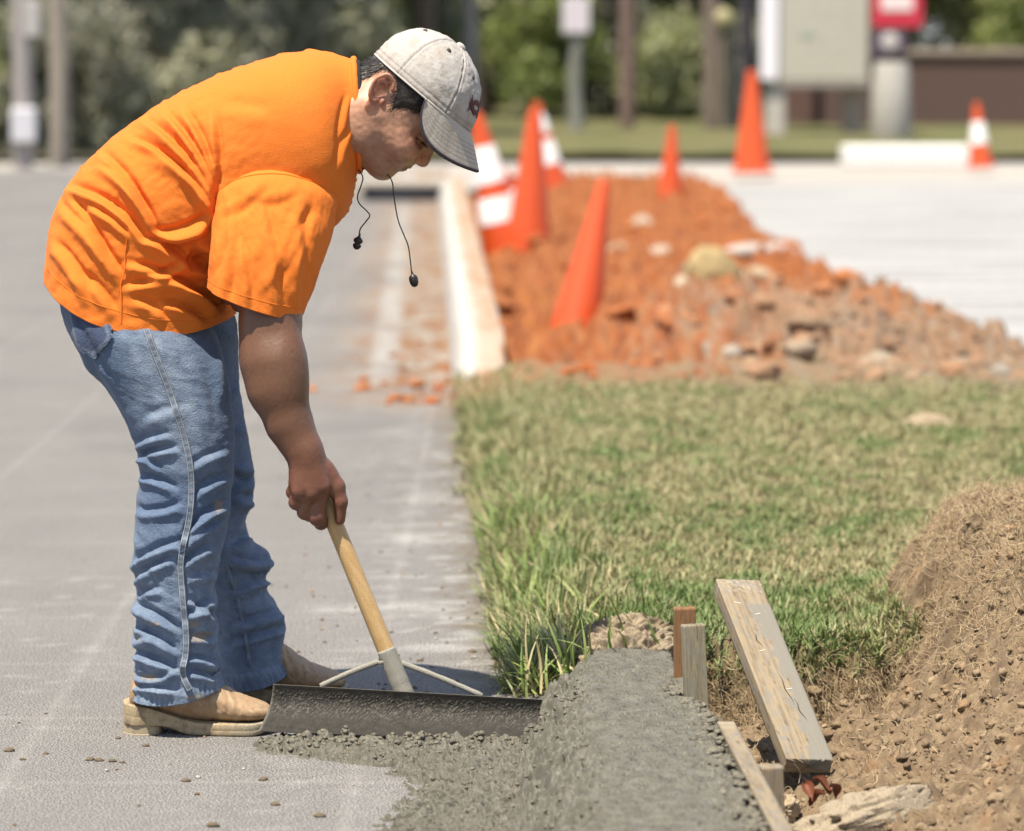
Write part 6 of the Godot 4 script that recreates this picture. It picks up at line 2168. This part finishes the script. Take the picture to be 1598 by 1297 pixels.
	obj("dark_board", block(Vector3(0.44, 0.28, 0.05), 0.015, Vector3(-0.04, 1.20, 0.05)), mat(srgb(0.075, 0.05, 0.08), 0.6), pier)
	obj("lamp_disc", lathe([Vector2(0.001, 0.02), Vector2(0.10, 0.018), Vector2(0.11, 0.0)], 24), mat(srgb(0.45, 0.42, 0.42), 0.5), pier, Vector3(-0.03, 1.21, 0.08)).rotation.x = PI / 2
	# brown wall
	var w0 := place(1500, 208, 50.0)
	var wall := thing("brown_wall", "low brown brick wall with a pale coping on the right", "wall", Vector3(w0.x, 0, -50.0))
	obj("brickwork", block(Vector3(6.4, 1.02, 0.24), 0.01, Vector3(1.35, 0.5, 0)), mat(srgb(0.135, 0.085, 0.072), 0.95, grain(0.06, 3, 0.7, 1.0), 2.0), wall)
	obj("coping", block(Vector3(6.5, 0.09, 0.34), 0.015, Vector3(1.35, 1.06, 0)), mat(srgb(0.26, 0.21, 0.17), 0.9), wall)
	var back := thing("brown_wall", "short brown brick wall behind the legs of the grey cabinet", "wall", Vector3(place(1290, 208, 50.2).x, 0, -50.6))
	obj("brickwork", block(Vector3(1.25, 0.75, 0.2), 0.01, Vector3(0, 0.36, 0)), mat(srgb(0.17, 0.10, 0.085), 0.95, grain(0.06, 3, 0.7, 1.0), 2.0), back)
	# white concrete block lying on the verge
	var b0 := place(1412, 256, 37.2)
	var sl := obj("concrete_block", block(Vector3(1.24, 0.21, 0.45), 0.02, Vector3(0, 0.105, 0)), mat(srgb(0.78, 0.77, 0.74), 0.85, grain(0.03, 3, 0.88, 1.0), 1.0), null, Vector3(b0.x, -0.004, -37.2))
	tag(sl, "long white concrete block lying on the verge beside the banded cone", "block")
	sl.rotation.y = 0.05

func _ready() -> void:
	# --- camera, sky, sun, exposure
	var cam := Camera3D.new()
	cam.name = "camera"
	add_child(cam)
	cam.position = Vector3(0, EYE, 0)
	cam.rotation.x = -PITCH
	var lens := CameraAttributesPhysical.new()
	lens.frustum_focal_length = 107.5
	lens.frustum_focus_distance = 7.0
	lens.exposure_aperture = 3.0
	lens.frustum_far = 500.0
	lens.frustum_near = 0.05
	cam.attributes = lens
	cam.fov = 12.737
	cam.far = 500.0
	cam.current = true
	var env := Environment.new()
	env.background_mode = Environment.BG_SKY
	var sky := ProceduralSkyMaterial.new()
	sky.sky_top_color = Color(0.52, 0.58, 0.68)
	sky.sky_horizon_color = Color(0.82, 0.84, 0.87)
	sky.ground_horizon_color = Color(0.55, 0.55, 0.52)
	sky.ground_bottom_color = Color(0.30, 0.28, 0.25)
	sky.energy_multiplier = 1.05
	env.sky = Sky.new()
	env.sky.sky_material = sky
	env.tonemap_mode = Environment.TONE_MAPPER_LINEAR
	env.tonemap_exposure = 1.85
	env.sdfgi_enabled = true
	env.ssao_enabled = true
	env.ssil_enabled = true
	var we := WorldEnvironment.new()
	we.name = "environment"
	we.environment = env
	add_child(we)
	var sun := DirectionalLight3D.new()
	sun.name = "sun"
	sun.light_energy = 1.6
	sun.light_color = Color(1.0, 0.955, 0.88)
	sun.light_angular_distance = 0.53
	sun.shadow_enabled = true
	add_child(sun)
	sun.look_at_from_position(Vector3.ZERO, -Vector3(-0.22, 0.93, 0.30))
	# --- noises
	for q in [[noise_a, 3, 0.35, 3], [noise_b, 7, 0.35, 4], [noise_c, 13, 0.35, 2], [noise_pa, 3, 0.05, 3], [noise_pb, 7, 0.05, 4], [noise_pc, 13, 0.05, 2]]:
		q[0].seed = q[1]
		q[0].noise_type = FastNoiseLite.TYPE_SIMPLEX_SMOOTH
		q[0].frequency = q[2]
		q[0].fractal_octaves = q[3]
	noise_cell.seed = 4
	noise_cell.noise_type = FastNoiseLite.TYPE_CELLULAR
	noise_cell.frequency = 0.35
	# --- the place, then the things
	setting()
	roadside()
	trees()
	new_kerb()
	fresh_concrete()
	timber()
	cones()
	dirt_rocks()
	rake()
	person()
	earphones()
	grass()
	roots_and_clods()
